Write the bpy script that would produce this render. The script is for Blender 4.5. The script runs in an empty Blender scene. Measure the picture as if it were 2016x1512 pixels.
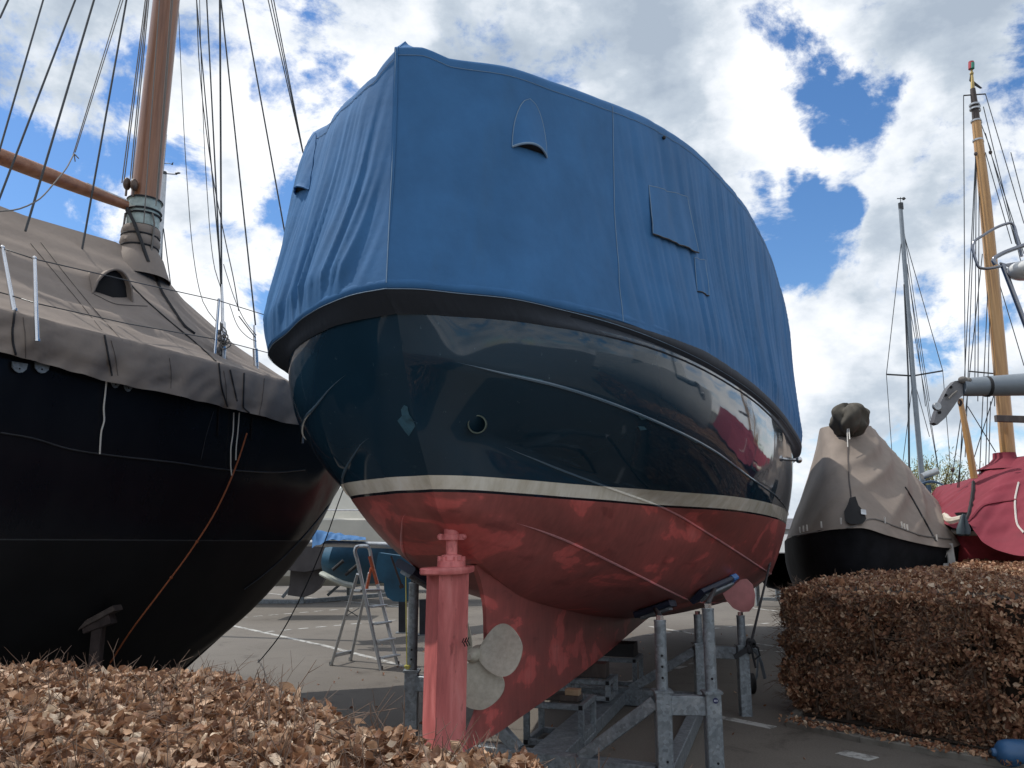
import bpy, math, random
import numpy as np
from mathutils import Vector, noise
from mathutils.bvhtree import BVHTree
random.seed(7); rng = np.random.default_rng(7)
C = bpy.context.scene.collection
SC = bpy.context.scene

# ------------------------------------------------------------------ camera
F = 1573.0; PITCH = math.atan(314/1573.0); EYE = 1.7
cam = bpy.data.cameras.new('camera'); co = bpy.data.objects.new('camera', cam); C.objects.link(co)
co.location = (0, 0, EYE); co.rotation_euler = (math.pi/2+PITCH, 0, 0)
cam.sensor_width = 36; cam.lens = 36*F/2016; cam.clip_start = .05; cam.clip_end = 2000
SC.camera = co
cp_, sp_ = math.cos(PITCH), math.sin(PITCH)
def ray(x, y):
    cx = (x-1008)/F; cy = (756-y)/F
    return np.array([cx, cp_-cy*sp_, sp_+cy*cp_])
def at(x, y, Y):                       # site point seen along a sight line at survey distance Y
    r = ray(x, y); return np.array([0, 0, EYE])+r*(Y/r[1])
def onz(x, y, z):
    r = ray(x, y); return np.array([0, 0, EYE])+r*((z-EYE)/r[2])

# ------------------------------------------------------------------ mesh helper
class MB:
    def __init__(s): s.v = []; s.f = []; s.n = 0
    def add(s, V, Fc):
        V = np.asarray(V, float).reshape(-1, 3)
        s.v.append(V); o = s.n; s.f += [tuple(int(i)+o for i in q) for q in Fc]; s.n += len(V); return s
    def tube(s, pts, r, seg=8, cap=True, flat=1.0):
        P = np.array(pts, float); n = len(P); R = np.broadcast_to(np.array(r, float), (n,)) if np.ndim(r) == 0 else np.array(r, float)
        T = np.gradient(P, axis=0); T /= (np.linalg.norm(T, axis=1)[:, None]+1e-12)
        up = np.array([0, 0, 1.]) if abs(T[0][2]) < .9 else np.array([1., 0, 0])
        V = []
        a = np.cross(T[0], up); a /= np.linalg.norm(a)
        for i in range(n):
            a = a-T[i]*(a@T[i]); a /= np.linalg.norm(a)+1e-12; b = np.cross(T[i], a)
            for k in range(seg):
                t = 2*math.pi*k/seg
                V.append(P[i]+R[i]*(math.cos(t)*a+flat*math.sin(t)*b))
        Fc = [(i*seg+k, i*seg+(k+1) % seg, (i+1)*seg+(k+1) % seg, (i+1)*seg+k) for i in range(n-1) for k in range(seg)]
        if cap: Fc += [tuple(range(seg))[::-1], tuple((n-1)*seg+k for k in range(seg))]
        return s.add(V, Fc)
    def beam(s, p, q, w, h, up=(0, 0, 1), bev=.006):  # rectangular section between two points
        p = np.array(p, float); q = np.array(q, float); t = q-p; t /= np.linalg.norm(t)
        up = np.array(up, float)
        if abs(t@up) > .95: up = np.array([0, 1., 0])
        a = np.cross(t, up); a /= np.linalg.norm(a); b = np.cross(a, t)
        w2, h2 = w/2, h/2; c = min(bev, w2*.4, h2*.4)
        sec = [(w2-c, -h2), (w2, -h2+c), (w2, h2-c), (w2-c, h2), (-w2+c, h2), (-w2, h2-c), (-w2, -h2+c), (-w2+c, -h2)]
        V = [o+x*a+y*b for o in (p, q) for x, y in sec]
        Fc = [(k, (k+1) % 8, 8+(k+1) % 8, 8+k) for k in range(8)]+[tuple(range(8))[::-1], tuple(range(8, 16))]
        return s.add(V, Fc)
    def grid(s, G, close=False):
        G = np.asarray(G, float); a, b = G.shape[:2]
        Fc = [(i*b+j, (i+1)*b+j, (i+1)*b+(j+1) % b, i*b+(j+1) % b) for i in range(a-1) for j in range(b if close else b-1)]
        return s.add(G.reshape(-1, 3), Fc)
    def prism(s, poly, off):           # polygon extruded along off
        P = np.array(poly, float); o = np.array(off, float); n = len(P)
        return s.add(np.vstack([P, P+o]), [tuple(range(n))[::-1], tuple(range(n, 2*n))]+[(k, (k+1) % n, n+(k+1) % n, n+k) for k in range(n)])
    def ball(s, c, r, seg=10, sq=(1, 1, 1)):
        G = [[(c[0]+sq[0]*r*math.sin(t)*math.cos(u), c[1]+sq[1]*r*math.sin(t)*math.sin(u), c[2]+sq[2]*r*math.cos(t))
              for u in np.linspace(0, 2*math.pi, seg, endpoint=False)] for t in np.linspace(.02, math.pi-.02, seg)]
        return s.grid(G, True)
    def obj(s, name, m, root=None, smooth=True, auto=40):
        V = np.vstack(s.v); loc = np.array(root.location) if root is not None and root.type == 'EMPTY' else None
        r = root
        while r is not None and r.type != 'EMPTY': r = r.parent
        if r is not None: V = V-np.array(r.location)
        me = bpy.data.meshes.new(name); me.from_pydata(V.tolist(), [], s.f); me.update()
        me.materials.append(m)
        if smooth:
            me.polygons.foreach_set('use_smooth', [True]*len(me.polygons))
            if auto: me.set_sharp_from_angle(angle=math.radians(auto))
        o = bpy.data.objects.new(name, me); C.objects.link(o)
        if root is not None: o.parent = root
        return o
def thing(name, label, cat, loc, group=None):
    o = bpy.data.objects.new(name, None); C.objects.link(o); o.location = [float(v) for v in loc]; o.empty_display_size = .2
    tag(o, label, cat, group); return o
def tag(o, label, cat, group=None):
    o['label'] = label; o['category'] = cat
    if group: o['group'] = group
    bpy.context.view_layer.update(); return o

# ------------------------------------------------------------------ materials
def newmat(name):
    m = bpy.data.materials.new(name); m.use_nodes = True; nt = m.node_tree
    return m, nt, nt.nodes['Principled BSDF']
def N(nt, t, **kw):
    n = nt.nodes.new(t)
    for k, v in kw.items(): setattr(n, k, v)
    return n
def ncol(nt, scale, stops, vec=None, detail=6, rough=.6, dist=0.0, obj=True):
    tc = N(nt, 'ShaderNodeTexCoord'); no = N(nt, 'ShaderNodeTexNoise'); rp = N(nt, 'ShaderNodeValToRGB')
    no.inputs['Scale'].default_value = scale; no.inputs['Detail'].default_value = detail; no.inputs['Roughness'].default_value = rough; no.inputs['Distortion'].default_value = dist
    if vec:
        mp = N(nt, 'ShaderNodeMapping'); mp.inputs['Scale'].default_value = vec; nt.links.new(tc.outputs['Object'], mp.inputs[0]); nt.links.new(mp.outputs[0], no.inputs[0])
    else: nt.links.new(tc.outputs['Object'], no.inputs[0])
    e = rp.color_ramp.elements
    while len(e) < len(stops): e.new(.5)
    for i, (p, c) in enumerate(stops): e[i].position = p; e[i].color = (*c, 1) if len(c) == 3 else c
    nt.links.new(no.outputs['Fac'], rp.inputs[0]); return rp.outputs[0], no.outputs['Fac']
def mixc(nt, fac, a, b, mode='MIX'):
    m = N(nt, 'ShaderNodeMix', data_type='RGBA', blend_type=mode)
    for sock, v in ((m.inputs[0], fac), (m.inputs[6], a), (m.inputs[7], b)):
        if isinstance(v, (int, float)): sock.default_value = v
        elif isinstance(v, tuple): sock.default_value = (*v, 1)
        else: nt.links.new(v, sock)
    return m.outputs[2]
def bump(nt, b, h, s=.3, d=.01, prev=None):
    bn = N(nt, 'ShaderNodeBump'); bn.inputs['Strength'].default_value = s; bn.inputs['Distance'].default_value = d
    nt.links.new(h, bn.inputs['Height'])
    if prev: nt.links.new(prev, bn.inputs['Normal'])
    nt.links.new(bn.outputs[0], b.inputs['Normal']); return bn.outputs[0]
def simple(name, c, rough=.5, metal=0., var=.25, scale=6, bs=.15, bscale=60, coat=0, vec=None, spec=.5):
    m, nt, b = newmat(name)
    lo = tuple(x*(1-var) for x in c); hi = tuple(min(1, x*(1+var)) for x in c)
    o, _ = ncol(nt, scale, [(.3, lo), (.7, hi)], vec); nt.links.new(o, b.inputs['Base Color'])
    b.inputs['Roughness'].default_value = rough; b.inputs['Metallic'].default_value = metal; b.inputs['Coat Weight'].default_value = coat
    b.inputs['Specular IOR Level'].default_value = spec
    if bs:
        _, h = ncol(nt, bscale, [(0, (0, 0, 0)), (1, (1, 1, 1))]); bump(nt, b, h, bs, .004)
    return m
def fabric(name, c, dirt=(.1, .1, .1), rough=.75, var=.12):
    m, nt, b = newmat(name)
    o, _ = ncol(nt, 2.2, [(.3, tuple(x*(1-var) for x in c)), (.7, tuple(x*(1+var) for x in c))], None, 8, .65)
    d, df = ncol(nt, 1.1, [(.55, (0, 0, 0)), (.8, (1, 1, 1))], (3, 3, .6), 8, .7)
    fac = N(nt, 'ShaderNodeMath', operation='MULTIPLY'); nt.links.new(d, fac.inputs[0]); fac.inputs[1].default_value = .35
    nt.links.new(mixc(nt, fac.outputs[0], o, dirt), b.inputs['Base Color'])
    b.inputs['Roughness'].default_value = rough; b.inputs['Sheen Weight'].default_value = .0; b.inputs['Specular IOR Level'].default_value = .3
    tc = N(nt, 'ShaderNodeTexCoord'); w = N(nt, 'ShaderNodeTexNoise'); w.inputs['Scale'].default_value = 14; w.inputs['Detail'].default_value = 6
    nt.links.new(tc.outputs['Object'], w.inputs[0]); n1 = bump(nt, b, w.outputs['Fac'], .22, .012)
    w2 = N(nt, 'ShaderNodeTexNoise'); w2.inputs['Scale'].default_value = 420; nt.links.new(tc.outputs['Object'], w2.inputs[0]); bump(nt, b, w2.outputs['Fac'], .12, .002, n1)
    return m
BLUE = fabric('blue canvas', (.038, .138, .315), (.05, .115, .20), .75, .16)
SKIRT = fabric('slate canvas', (.030, .038, .052), (.05, .055, .065))
TAUPE = fabric('taupe canvas', (.235, .196, .168), (.12, .10, .09))
TAUPE2 = fabric('weathered taupe canvas', (.235, .195, .165), (.11, .095, .08))
MAROON = fabric('maroon canvas', (.20, .028, .045), (.12, .03, .04))
THREAD = simple('thread', (.20, .30, .42), .8, 0, .1)
THREADT = simple('grey thread', (.09, .075, .068), .8, 0, .1)
BLACKTAPE = simple('black webbing', (.012, .013, .016), .7, 0, .2)
BLACKIN = simple('dark opening', (.006, .006, .007), .9, 0, .2)
GALV = None
def galv():
    m, nt, b = newmat('galvanised steel')
    tc = N(nt, 'ShaderNodeTexCoord'); v = N(nt, 'ShaderNodeTexVoronoi'); v.inputs['Scale'].default_value = 45; nt.links.new(tc.outputs['Object'], v.inputs[0])
    o, _ = ncol(nt, 9, [(.3, (.14, .165, .185)), (.55, (.22, .25, .275)), (.8, (.34, .36, .37))], None, 8, .7)
    hs = N(nt, 'ShaderNodeSeparateColor'); nt.links.new(v.outputs['Color'], hs.inputs[0])
    mr = N(nt, 'ShaderNodeMapRange'); mr.inputs[3].default_value = .7; mr.inputs[4].default_value = 1.15; nt.links.new(hs.outputs[0], mr.inputs[0])
    nt.links.new(mixc(nt, 1., o, mr.outputs[0], 'MULTIPLY'), b.inputs['Base Color'])
    b.inputs['Metallic'].default_value = .35; b.inputs['Roughness'].default_value = .5; return m
GALV = galv()
STEEL = simple('stainless steel', (.62, .63, .65), .22, 1., .1, 8, .05)
ALU = simple('aluminium', (.42, .44, .46), .38, .75, .15, 12)
GREYPAINT = simple('grey anodised spar', (.2, .235, .27), .4, .2, .12, 5)
WOOD = None
def wood(name, a, b_, c, axis=(14, 14, .6), rough=.35):
    m, nt, b = newmat(name)
    o, h = ncol(nt, 1.6, [(.25, a), (.5, b_), (.75, c)], axis, 10, .65, .3)
    nt.links.new(o, b.inputs['Base Color']); b.inputs['Roughness'].default_value = rough; b.inputs['Coat Weight'].default_value = .25
    bump(nt, b, h, .15, .004); return m
WOOD = wood('varnished pine', (.12, .045, .022), (.235, .10, .05), (.34, .165, .09))
WOODB = wood('varnished spar', (.16, .065, .03), (.28, .115, .055), (.36, .17, .09), (1.2, 9, 9), .4)
WOODY = wood('golden varnished mast', (.22, .10, .035), (.42, .23, .08), (.52, .31, .13))
WOODD = wood('worn dark wood', (.03, .022, .02), (.06, .045, .04), (.10, .08, .07), (6, 6, 2), .8)
TIMBER = wood('timber block', (.2, .13, .08), (.32, .22, .13), (.42, .3, .2), (8, 8, 3), .8)
WIRE = simple('rigging wire', (.05, .055, .06), .4, .6, .2)
ROPEW = simple('white rope', (.62, .6, .56), .8, 0, .2, 200, .5, 300)
ROPEG = simple('grey rope', (.16, .15, .14), .8, 0, .2, 200, .5, 300)
ROPEO = simple('orange rope', (.30, .085, .03), .7, 0, .3, 100)
RUBBER = simple('black rubber', (.015, .015, .017), .6, 0, .2)
PADBLK = simple('blue pad', (.012, .02, .045), .55, 0, .3)
PADBLUE = simple('bright blue pad', (.03, .15, .42), .5, 0, .2)
def hullmat(nm='hull paint', k=1):
    m, nt, b = newmat(nm)
    tc = N(nt, 'ShaderNodeTexCoord'); sp = N(nt, 'ShaderNodeSeparateXYZ'); nt.links.new(tc.outputs['Object'], sp.inputs[0])
    def mth(op, a, c):
        q = N(nt, 'ShaderNodeMath', operation=op)
        for i, v in enumerate((a, c)):
            if isinstance(v, (int, float)): q.inputs[i].default_value = v
            else: nt.links.new(v, q.inputs[i])
        return q.outputs[0]
    # distance forward along the boat
    s = mth('ADD', mth('MULTIPLY', sp.outputs[0], .309), mth('MULTIPLY', sp.outputs[1], .951))
    zt = mth('ADD', mth('MULTIPLY', s, .0065), 2.088)
    top = mth('GREATER_THAN', sp.outputs[2], zt)
    zb = mth('ADD', mth('MULTIPLY', s, -.003), 2.0)
    bot = mth('LESS_THAN', sp.outputs[2], zb)
    blk = mth('LESS_THAN', sp.outputs[2], mth('ADD', zb, .016))
    navy, nf = ncol(nt, .8, [(.3, (.009, .030, .052)), (.7, (.012, .038, .066))])
    sp1, _ = ncol(nt, 34, [(.70, (0, 0, 0)), (.74, (1, 1, 1))], (1, 1, .45), 3, .6)
    sc1, _ = ncol(nt, 5, [(.62, (0, 0, 0)), (.70, (1, 1, 1))], (1.2, 1.2, 3), 9, .75)
    navy = mixc(nt, sp1, navy, (.05, .09, .12)); fs = N(nt, 'ShaderNodeMath', operation='MULTIPLY'); nt.links.new(sc1, fs.inputs[0]); fs.inputs[1].default_value = .3; navy = mixc(nt, fs.outputs[0], navy, (.05, .09, .12))
    # grime streaks on the white band
    wht, _ = ncol(nt, 2.5, [(.3, (.55, .50, .39)), (.6, (.78, .75, .67)), (.8, (.84, .85, .85))], (2.2, 2.2, .25), 8, .7)
    r1, f1 = ncol(nt, 1.35, [(.40, (.26, .078, .071)), (.5, (.30, .083, .075)), (.56, (.33, .088, .080)), (.59, (.54, .115, .105)), (.8, (.62, .19, .175))], (1, 1, 2.2), 5, .55, .6)
    r2, f2 = ncol(nt, 3.1, [(.33, (.66, .6, .62)), (.40, (1, 1, 1))], (1, .7, 2.6), 4, .5, .4)
    r3, f3 = ncol(nt, 9, [(.3, (.82, .82, .82)), (.7, (1.1, 1.1, 1.1))], (2, 2, .4), 6, .6)
    red = mixc(nt, 1., mixc(nt, .7, r1, r2, 'MULTIPLY'), r3, 'MULTIPLY')
    c = mixc(nt, top, wht, navy); c = mixc(nt, blk, c, (.01, .012, .02)); c = mixc(nt, bot, c, red)
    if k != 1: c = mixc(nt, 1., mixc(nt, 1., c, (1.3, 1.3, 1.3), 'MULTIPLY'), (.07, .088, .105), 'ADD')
    nt.links.new(c, b.inputs['Base Color'])
    rr = mth('ADD', mth('MULTIPLY', bot, .36), .055); nt.links.new(rr, b.inputs['Roughness'])
    b.inputs['Coat Weight'].default_value = 0.; b.inputs['Specular IOR Level'].default_value = .5
    w = N(nt, 'ShaderNodeTexNoise'); w.inputs['Scale'].default_value = 1.7; w.inputs['Detail'].default_value = 2; nt.links.new(tc.outputs['Object'], w.inputs[0])
    bump(nt, b, w.outputs['Fac'], .22, .03); return m
HULL = hullmat(); BEAD = hullmat('highlit bead paint', 2)  # bead copy of the hull paint is lightened to paint in caught light
REDP = None
def redpaint():
    m, nt, b = newmat('red antifouling')
    a, _ = ncol(nt, 3.2, [(.35, (.38, .10, .098)), (.5, (.55, .15, .145)), (.62, (.68, .22, .21)), (.8, (.72, .32, .30))], (1.4, 1.4, .45), 8, .65, .4)
    d, _ = ncol(nt, 6, [(.30, (.5, .42, .42)), (.38, (1, 1, 1))], (1.5, 1.5, 1), 6)
    nt.links.new(mixc(nt, .8, a, d, 'MULTIPLY'), b.inputs['Base Color']); b.inputs['Roughness'].default_value = .42
    _, h = ncol(nt, 30, [(0, (0, 0, 0)), (1, (1, 1, 1))]); bump(nt, b, h, .2, .004); return m
REDP = redpaint()
BRONZE = simple('weathered bronze', (.40, .38, .32), .5, .2, .16, 30, .35, 160)
BLKHULL = None
def blackhull():
    m, nt, b = newmat('black hull')
    tc = N(nt, 'ShaderNodeTexCoord'); sp = N(nt, 'ShaderNodeSeparateXYZ'); nt.links.new(tc.outputs['Object'], sp.inputs[0])
    g = N(nt, 'ShaderNodeMath', operation='GREATER_THAN'); nt.links.new(sp.outputs[2], g.inputs[0]); g.inputs[1].default_value = 1.735
    g2 = N(nt, 'ShaderNodeMath', operation='GREATER_THAN'); nt.links.new(sp.outputs[2], g2.inputs[0]); g2.inputs[1].default_value = 1.725
    a, _ = ncol(nt, 2, [(.3, (.007, .008, .012)), (.7, (.013, .014, .018))], (1, 1, .5), 8)
    l, _ = ncol(nt, 2, [(.3, (.004, .0045, .006)), (.7, (.009, .010, .012))], None, 8)
    c = mixc(nt, g2.outputs[0], l, (.05, .055, .06)); c = mixc(nt, g.outputs[0], c, a)
    nt.links.new(c, b.inputs['Base Color'])
    mr = N(nt, 'ShaderNodeMapRange'); nt.links.new(g.outputs[0], mr.inputs[0]); mr.inputs[3].default_value = .6; mr.inputs[4].default_value = .2; nt.links.new(mr.outputs[0], b.inputs['Roughness']); b.inputs['Specular IOR Level'].default_value = .35
    w = N(nt, 'ShaderNodeTexNoise'); w.inputs['Scale'].default_value = 2.2; nt.links.new(tc.outputs['Object'], w.inputs[0]); bump(nt, b, w.outputs['Fac'], .3, .03); return m
BLKHULL = blackhull(); PLATE = simple('plate seam paint', (.035, .037, .043), .35, 0, .4, 6)
BLK2 = simple('sooty black hull', (.012, .013, .016), .85, 0, .5, 3, spec=.15)
WHITEGEL = simple('white gelcoat', (.62, .63, .62), .25, 0, .06, 3, 0, 60, .3)
REDHULL = simple('worn red bottom', (.38, .05, .06), .55, 0, .3, 3)
CYAN = simple('blue antifouling', (.016, .085, .15), .55, 0, .35, 3)
PALEBLUE = simple('pale trim', (.42, .45, .40), .5, 0, .1)
DARKHULL = simple('slate hull', (.045, .04, .042), .6, 0, .3, 4)
LADRED = simple('orange ladder side', (.45, .10, .04), .5, .1, .3, 8)

# ------------------------------------------------------------------ ground
def groundmat():
    m, nt, b = newmat('asphalt')
    a, _ = ncol(nt, .22, [(.3, (.112, .100, .086)), (.55, (.142, .128, .111)), (.75, (.178, .162, .142))], None, 10, .65)
    g, _ = ncol(nt, 60, [(.3, (.6, .6, .6)), (.7, (1.35, 1.33, 1.3))], None, 5, .85)
    s, _ = ncol(nt, 1.3, [(.34, (.5, .48, .46)), (.44, (.95, .95, .95)), (.62, (1, 1, 1)), (.72, (1.25, 1.23, 1.2))], None, 9, .75, .8)
    c = mixc(nt, 1., a, g, 'MULTIPLY'); c = mixc(nt, .8, c, s, 'MULTIPLY')
    nt.links.new(c, b.inputs['Base Color']); b.inputs['Roughness'].default_value = .85
    _, h = ncol(nt, 140, [(0, (0, 0, 0)), (1, (1, 1, 1))]); bump(nt, b, h, .5, .006); return m
g = MB(); xs = np.linspace(-400, 400, 41); ys = np.linspace(-400, 800, 41)
g.grid([[(x, y, 0) for y in ys] for x in xs]); o = g.obj('ground', groundmat()); o['kind'] = 'structure'
def linemat():
    m, nt, b = newmat('worn white road paint')
    a, _ = ncol(nt, 5, [(.42, (.14, .135, .125)), (.52, (.42, .42, .40))], None, 10, .75)
    nt.links.new(a, b.inputs['Base Color']); b.inputs['Roughness'].default_value = .8; return m
LM = linemat(); g = MB()
def gline(p, q, w=.1):
    a = onz(*p, .004); b = onz(*q, .004); g.beam(a+[0, 0, -.002], b+[0, 0, -.002], w, .004, bev=.0005)
gline((400, 1219), (640, 1271), .1); gline((640, 1271), (800, 1312), .1); gline((930, 1330), (1020, 1352), .1)
def dash(p, q, n, duty=.55, w=.09):
    for i in range(n):
        t0 = i/n; t1 = (i+duty)/n
        gline([p[0]+(q[0]-p[0])*t0, p[1]+(q[1]-p[1])*t0], [p[0]+(q[0]-p[0])*t1, p[1]+(q[1]-p[1])*t1], w)
dash((470, 1216), (830, 1186), 12); dash((520, 1244), (830, 1216), 9)
gline((500, 1152), (700, 1142), .14); gline((500, 1165), (800, 1196), .12)
gline((1280, 1233), (1370, 1248)); dash((1270, 1250), (1560, 1222), 9); gline((1460, 1194), (1530, 1203), .12); dash((1240, 1342), (1420, 1290), 6, .6)
gline((1475, 1265), (1560, 1277)); dash((1490, 1280), (1560, 1284), 2)
gline((1402, 1408), (1522, 1432), .13); gline((1655, 1480), (1720, 1494), .17)
o = g.obj('parking_lines', LM); o['kind'] = 'structure'
# kerb along the hedge
g = MB(); pts = [onz(1555, 1430, 0), onz(1700, 1462, 0), onz(1850, 1488, 0), onz(2016, 1516, 0), onz(2200, 1560, 0)]
for a, b in zip(pts[:-1], pts[1:]): g.beam(a+[0, .02, .015], b+[0, .02, .015], .09, .07)
g.beam(pts[0]+[0, .02, .014], onz(1640, 1330, 0)+[0, 0, .014], .09, .066)
o = g.obj('kerb', simple('kerb stone', (.16, .15, .13), .85, 0, .3, 8)); o['kind'] = 'structure'
def soilmat():
    m, nt, b = newmat('soil'); a, _ = ncol(nt, 8, [(.3, (.03, .022, .016)), (.7, (.09, .07, .05))], None, 10); nt.links.new(a, b.inputs['Base Color']); b.inputs['Roughness'].default_value = .95; return m
HEDGE_R = [(2.85, 8.62), (4.0, 7.05), (6.5, 3.9), (16, 14.5), (12.2, 19.5), (6.3, 12.1), (3.35, 9.35)]
g = MB(); P = np.array([(x, y, .02) for x, y in HEDGE_R]); g.add(P, [tuple(range(len(P)))]); o = g.obj('soil_bed', soilmat(), smooth=False); o['kind'] = 'structure'

# ================================================================== MAIN BOAT
TH = math.radians(18); A0 = np.array([-.66, 4.15]); DD = np.array([math.sin(TH), math.cos(TH)]); NN = np.array([math.cos(TH), -math.sin(TH)])
def W(s, u, z):
    q = A0+DD*s+NN*u; return np.array([q[0], q[1], z])
def herm(P, n, tf=None):               # smooth curve through points, monotone (pchip) in chord parameter
    P = np.array(P, float); d = np.sqrt((np.diff(P, axis=0)**2).sum(1)); t = np.concatenate([[0], np.cumsum(d)]); t /= t[-1]
    q = np.linspace(0, 1, n) if tf is None else tf
    h = np.diff(t); out = []
    for c in range(P.shape[1]):
        y = P[:, c]; de = np.diff(y)/h; m = np.zeros(len(y)); m[0] = de[0]; m[-1] = de[-1]
        for i in range(1, len(y)-1):
            if de[i-1]*de[i] > 0:
                w1 = 2*h[i]+h[i-1]; w2 = h[i]+2*h[i-1]; m[i] = (w1+w2)/(w1/de[i-1]+w2/de[i])
        k = np.clip(np.searchsorted(t, q, side='right')-1, 0, len(h)-1); x = (q-t[k])/h[k]
        out.append((2*x**3-3*x**2+1)*y[k]+(x**3-2*x**2+x)*h[k]*m[k]+(-2*x**3+3*x**2)*y[k+1]+(x**3-x**2)*h[k]*m[k+1])
    return np.array(out).T
BOW = [(11.5, .95), (13.2, .5), (14.2, 0)]
def tail(u, z): return [(11.8, u*.85, z), (13.4, u*.4, z+.1), (14.3, 0, z+.25)]
STB = [
 [(.08, 0, 2.97), (.13, .12, 2.97), (.24, .30, 2.97), (.4, .54, 2.97), (.64, .77, 2.97), (.96, 1.01, 2.97), (1.45, 1.26, 2.97), (2.29, 1.52, 2.97), (4.06, 1.86, 2.97), (6.1, 2.08, 2.98), (8.2, 2.2, 3.0), (9.6, 2.2, 3.03)]+tail(2.2, 3.1),
 [(.18, 0, 2.72), (.19, .10, 2.71), (.225, .23, 2.69), (.45, .52, 2.635), (.73, .745, 2.605), (1.34, 1.09, 2.525), (2.62, 1.47, 2.415), (4.0, 1.73, 2.28), (5.6, 1.93, 2.21), (7.3, 2.04, 2.165), (9.5, 2.10, 2.13)]+tail(2.0, 2.2),
 [(.40, 0, 2.3), (.46, .10, 2.31), (.66, .27, 2.31), (1.0, .42, 2.25), (1.44, .57, 2.18), (2.05, .79, 2.09), (3.0, 1.05, 1.98), (4.05, 1.35, 1.76), (5.8, 1.6, 1.52), (8.0, 1.79, 1.30), (9.5, 1.8, 1.25)]+tail(1.7, 1.25),
 [(.72, 0, 1.88), (.76, .10, 1.88), (.9, .22, 1.87), (1.3, .33, 1.82), (1.8, .45, 1.74), (2.5, .66, 1.57), (4.0, .94, 1.26), (5.3, 1.03, 1.09), (7.0, 1.15, .97), (9.5, 1.2, .86)]+tail(1.1, .85),
 [(1.05, 0, 1.68), (1.2, .05, 1.61), (1.6, .07, 1.46), (2.04, .08, 1.33), (3.5, .09, 1.11), (5, .09, .93), (7.18, .09, .75), (9.5, .09, .7)]+tail(.09, .68)]
PRT = [
 [(.08, 0, 2.97), (.11, .16, 2.97), (.16, .35, 2.97), (.27, .56, 2.97), (.54, .9, 2.97), (.76, 1.11, 2.97), (1.2, 1.40, 2.97), (1.7, 1.58, 2.97), (2.6, 1.75, 2.97), (4.2, 1.92, 2.97), (6.1, 2.08, 2.98), (8.2, 2.2, 3.0), (9.6, 2.2, 3.03)]+tail(2.2, 3.1),
 [(.18, 0, 2.72), (.19, .14, 2.72), (.26, .29, 2.71), (.4, .55, 2.64), (.6, .83, 2.52), (.9, 1.08, 2.49), (1.4, 1.36, 2.46), (3.0, 1.7, 2.38), (5.3, 1.92, 2.25), (7.4, 2.02, 2.17), (9.5, 2.08, 2.13)]+tail(2.0, 2.2),
 [(.40, 0, 2.3), (.43, .16, 2.32), (.5, .34, 2.32), (.75, .62, 2.22), (1.0, .82, 2.12), (1.4, 1.0, 2.05), (2.2, 1.2, 1.95), (4.05, 1.45, 1.76), (5.8, 1.6, 1.52), (8.0, 1.79, 1.30), (9.5, 1.8, 1.25)]+tail(1.7, 1.25),
 [(.72, 0, 1.88), (.74, .10, 1.91), (.78, .24, 1.88), (.95, .35, 1.79), (1.2, .46, 1.66), (1.8, .62, 1.52), (2.6, .8, 1.4), (4.0, .96, 1.24), (5.3, 1.03, 1.09), (7.0, 1.15, .97), (9.5, 1.2, .86)]+tail(1.1, .85),
 [(1.05, 0, 1.68), (1.2, .05, 1.61), (1.6, .07, 1.46), (2.04, .08, 1.33), (3.5, .09, 1.11), (5, .09, .93), (7.18, .09, .75), (9.5, .09, .7)]+tail(.09, .68)]
TF = np.linspace(0, 1, 170)**1.7
def hullgrid(cv, sgn, sub=8, bul=(.045, .035, .045, .05)):
    cs = [herm(c, 0, TF) for c in cv]; cols = []
    for j in range(len(cs)-1):
        for k in range(sub+(j == len(cs)-2)):
            t = k/sub; p = cs[j]*(1-t)+cs[j+1]*t
            f = 4*t*(1-t)*bul[j]*np.clip(TF*14, 0, 1)
            p = p.copy(); p[:, 1] += f*(.9 if j < 2 else .45); p[:, 2] -= f*(.2 if j < 2 else .9); cols.append(p)
    G = np.array(cols)                 # (girth, along, 3)
    return np.array([[W(q[0], sgn*q[1], q[2]) for q in row] for row in G]), cs
boat = thing('motor_yacht', 'big blue-hulled motor yacht, red underneath, stern towards the viewer', 'boat', (A0[0], A0[1], 0))
Gs, CS = hullgrid(STB, 1); Gp, CP = hullgrid(PRT, -1)
m = MB(); m.grid(Gs[::-1]); m.grid(Gp)
# deck
dk = [[Gs[0][i], Gs[0][i]*.5+Gp[0][i]*.5+np.array([0, 0, .03]), Gp[0][i]] for i in range(len(TF))]; m.grid(dk)
m.grid([Gs[-1], Gp[-1]])
hull = m.obj('hull', HULL, boat, True, 60)
V = np.vstack(m.v); bvh = BVHTree.FromPolygons([Vector(v) for v in V], m.f)
def hit(x, y, tree=None):
    r = ray(x, y); h = (tree or bvh).ray_cast(Vector((0, 0, EYE)), Vector(r).normalized())
    if h[0] is None: return None, None
    n = np.array(h[1]); p = np.array(h[0])
    if n@(p-np.array([0, 0, EYE])) > 0: n = -n
    return p, n
def hit_near(x, y, tree=None, tx=1100, ty=1040):
    for k in np.linspace(0, .6, 60):
        p, n = hit(x+(tx-x)*k, y+(ty-y)*k, tree)
        if p is not None: return p, n
# welded chine beads
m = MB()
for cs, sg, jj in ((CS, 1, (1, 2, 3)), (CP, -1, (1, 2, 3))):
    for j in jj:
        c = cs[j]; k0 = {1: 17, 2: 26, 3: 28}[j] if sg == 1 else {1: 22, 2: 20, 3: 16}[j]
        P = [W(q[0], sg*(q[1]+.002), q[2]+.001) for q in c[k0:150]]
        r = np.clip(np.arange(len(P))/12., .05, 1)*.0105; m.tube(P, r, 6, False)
m.obj('chine_bead', BEAD, boat)
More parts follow.
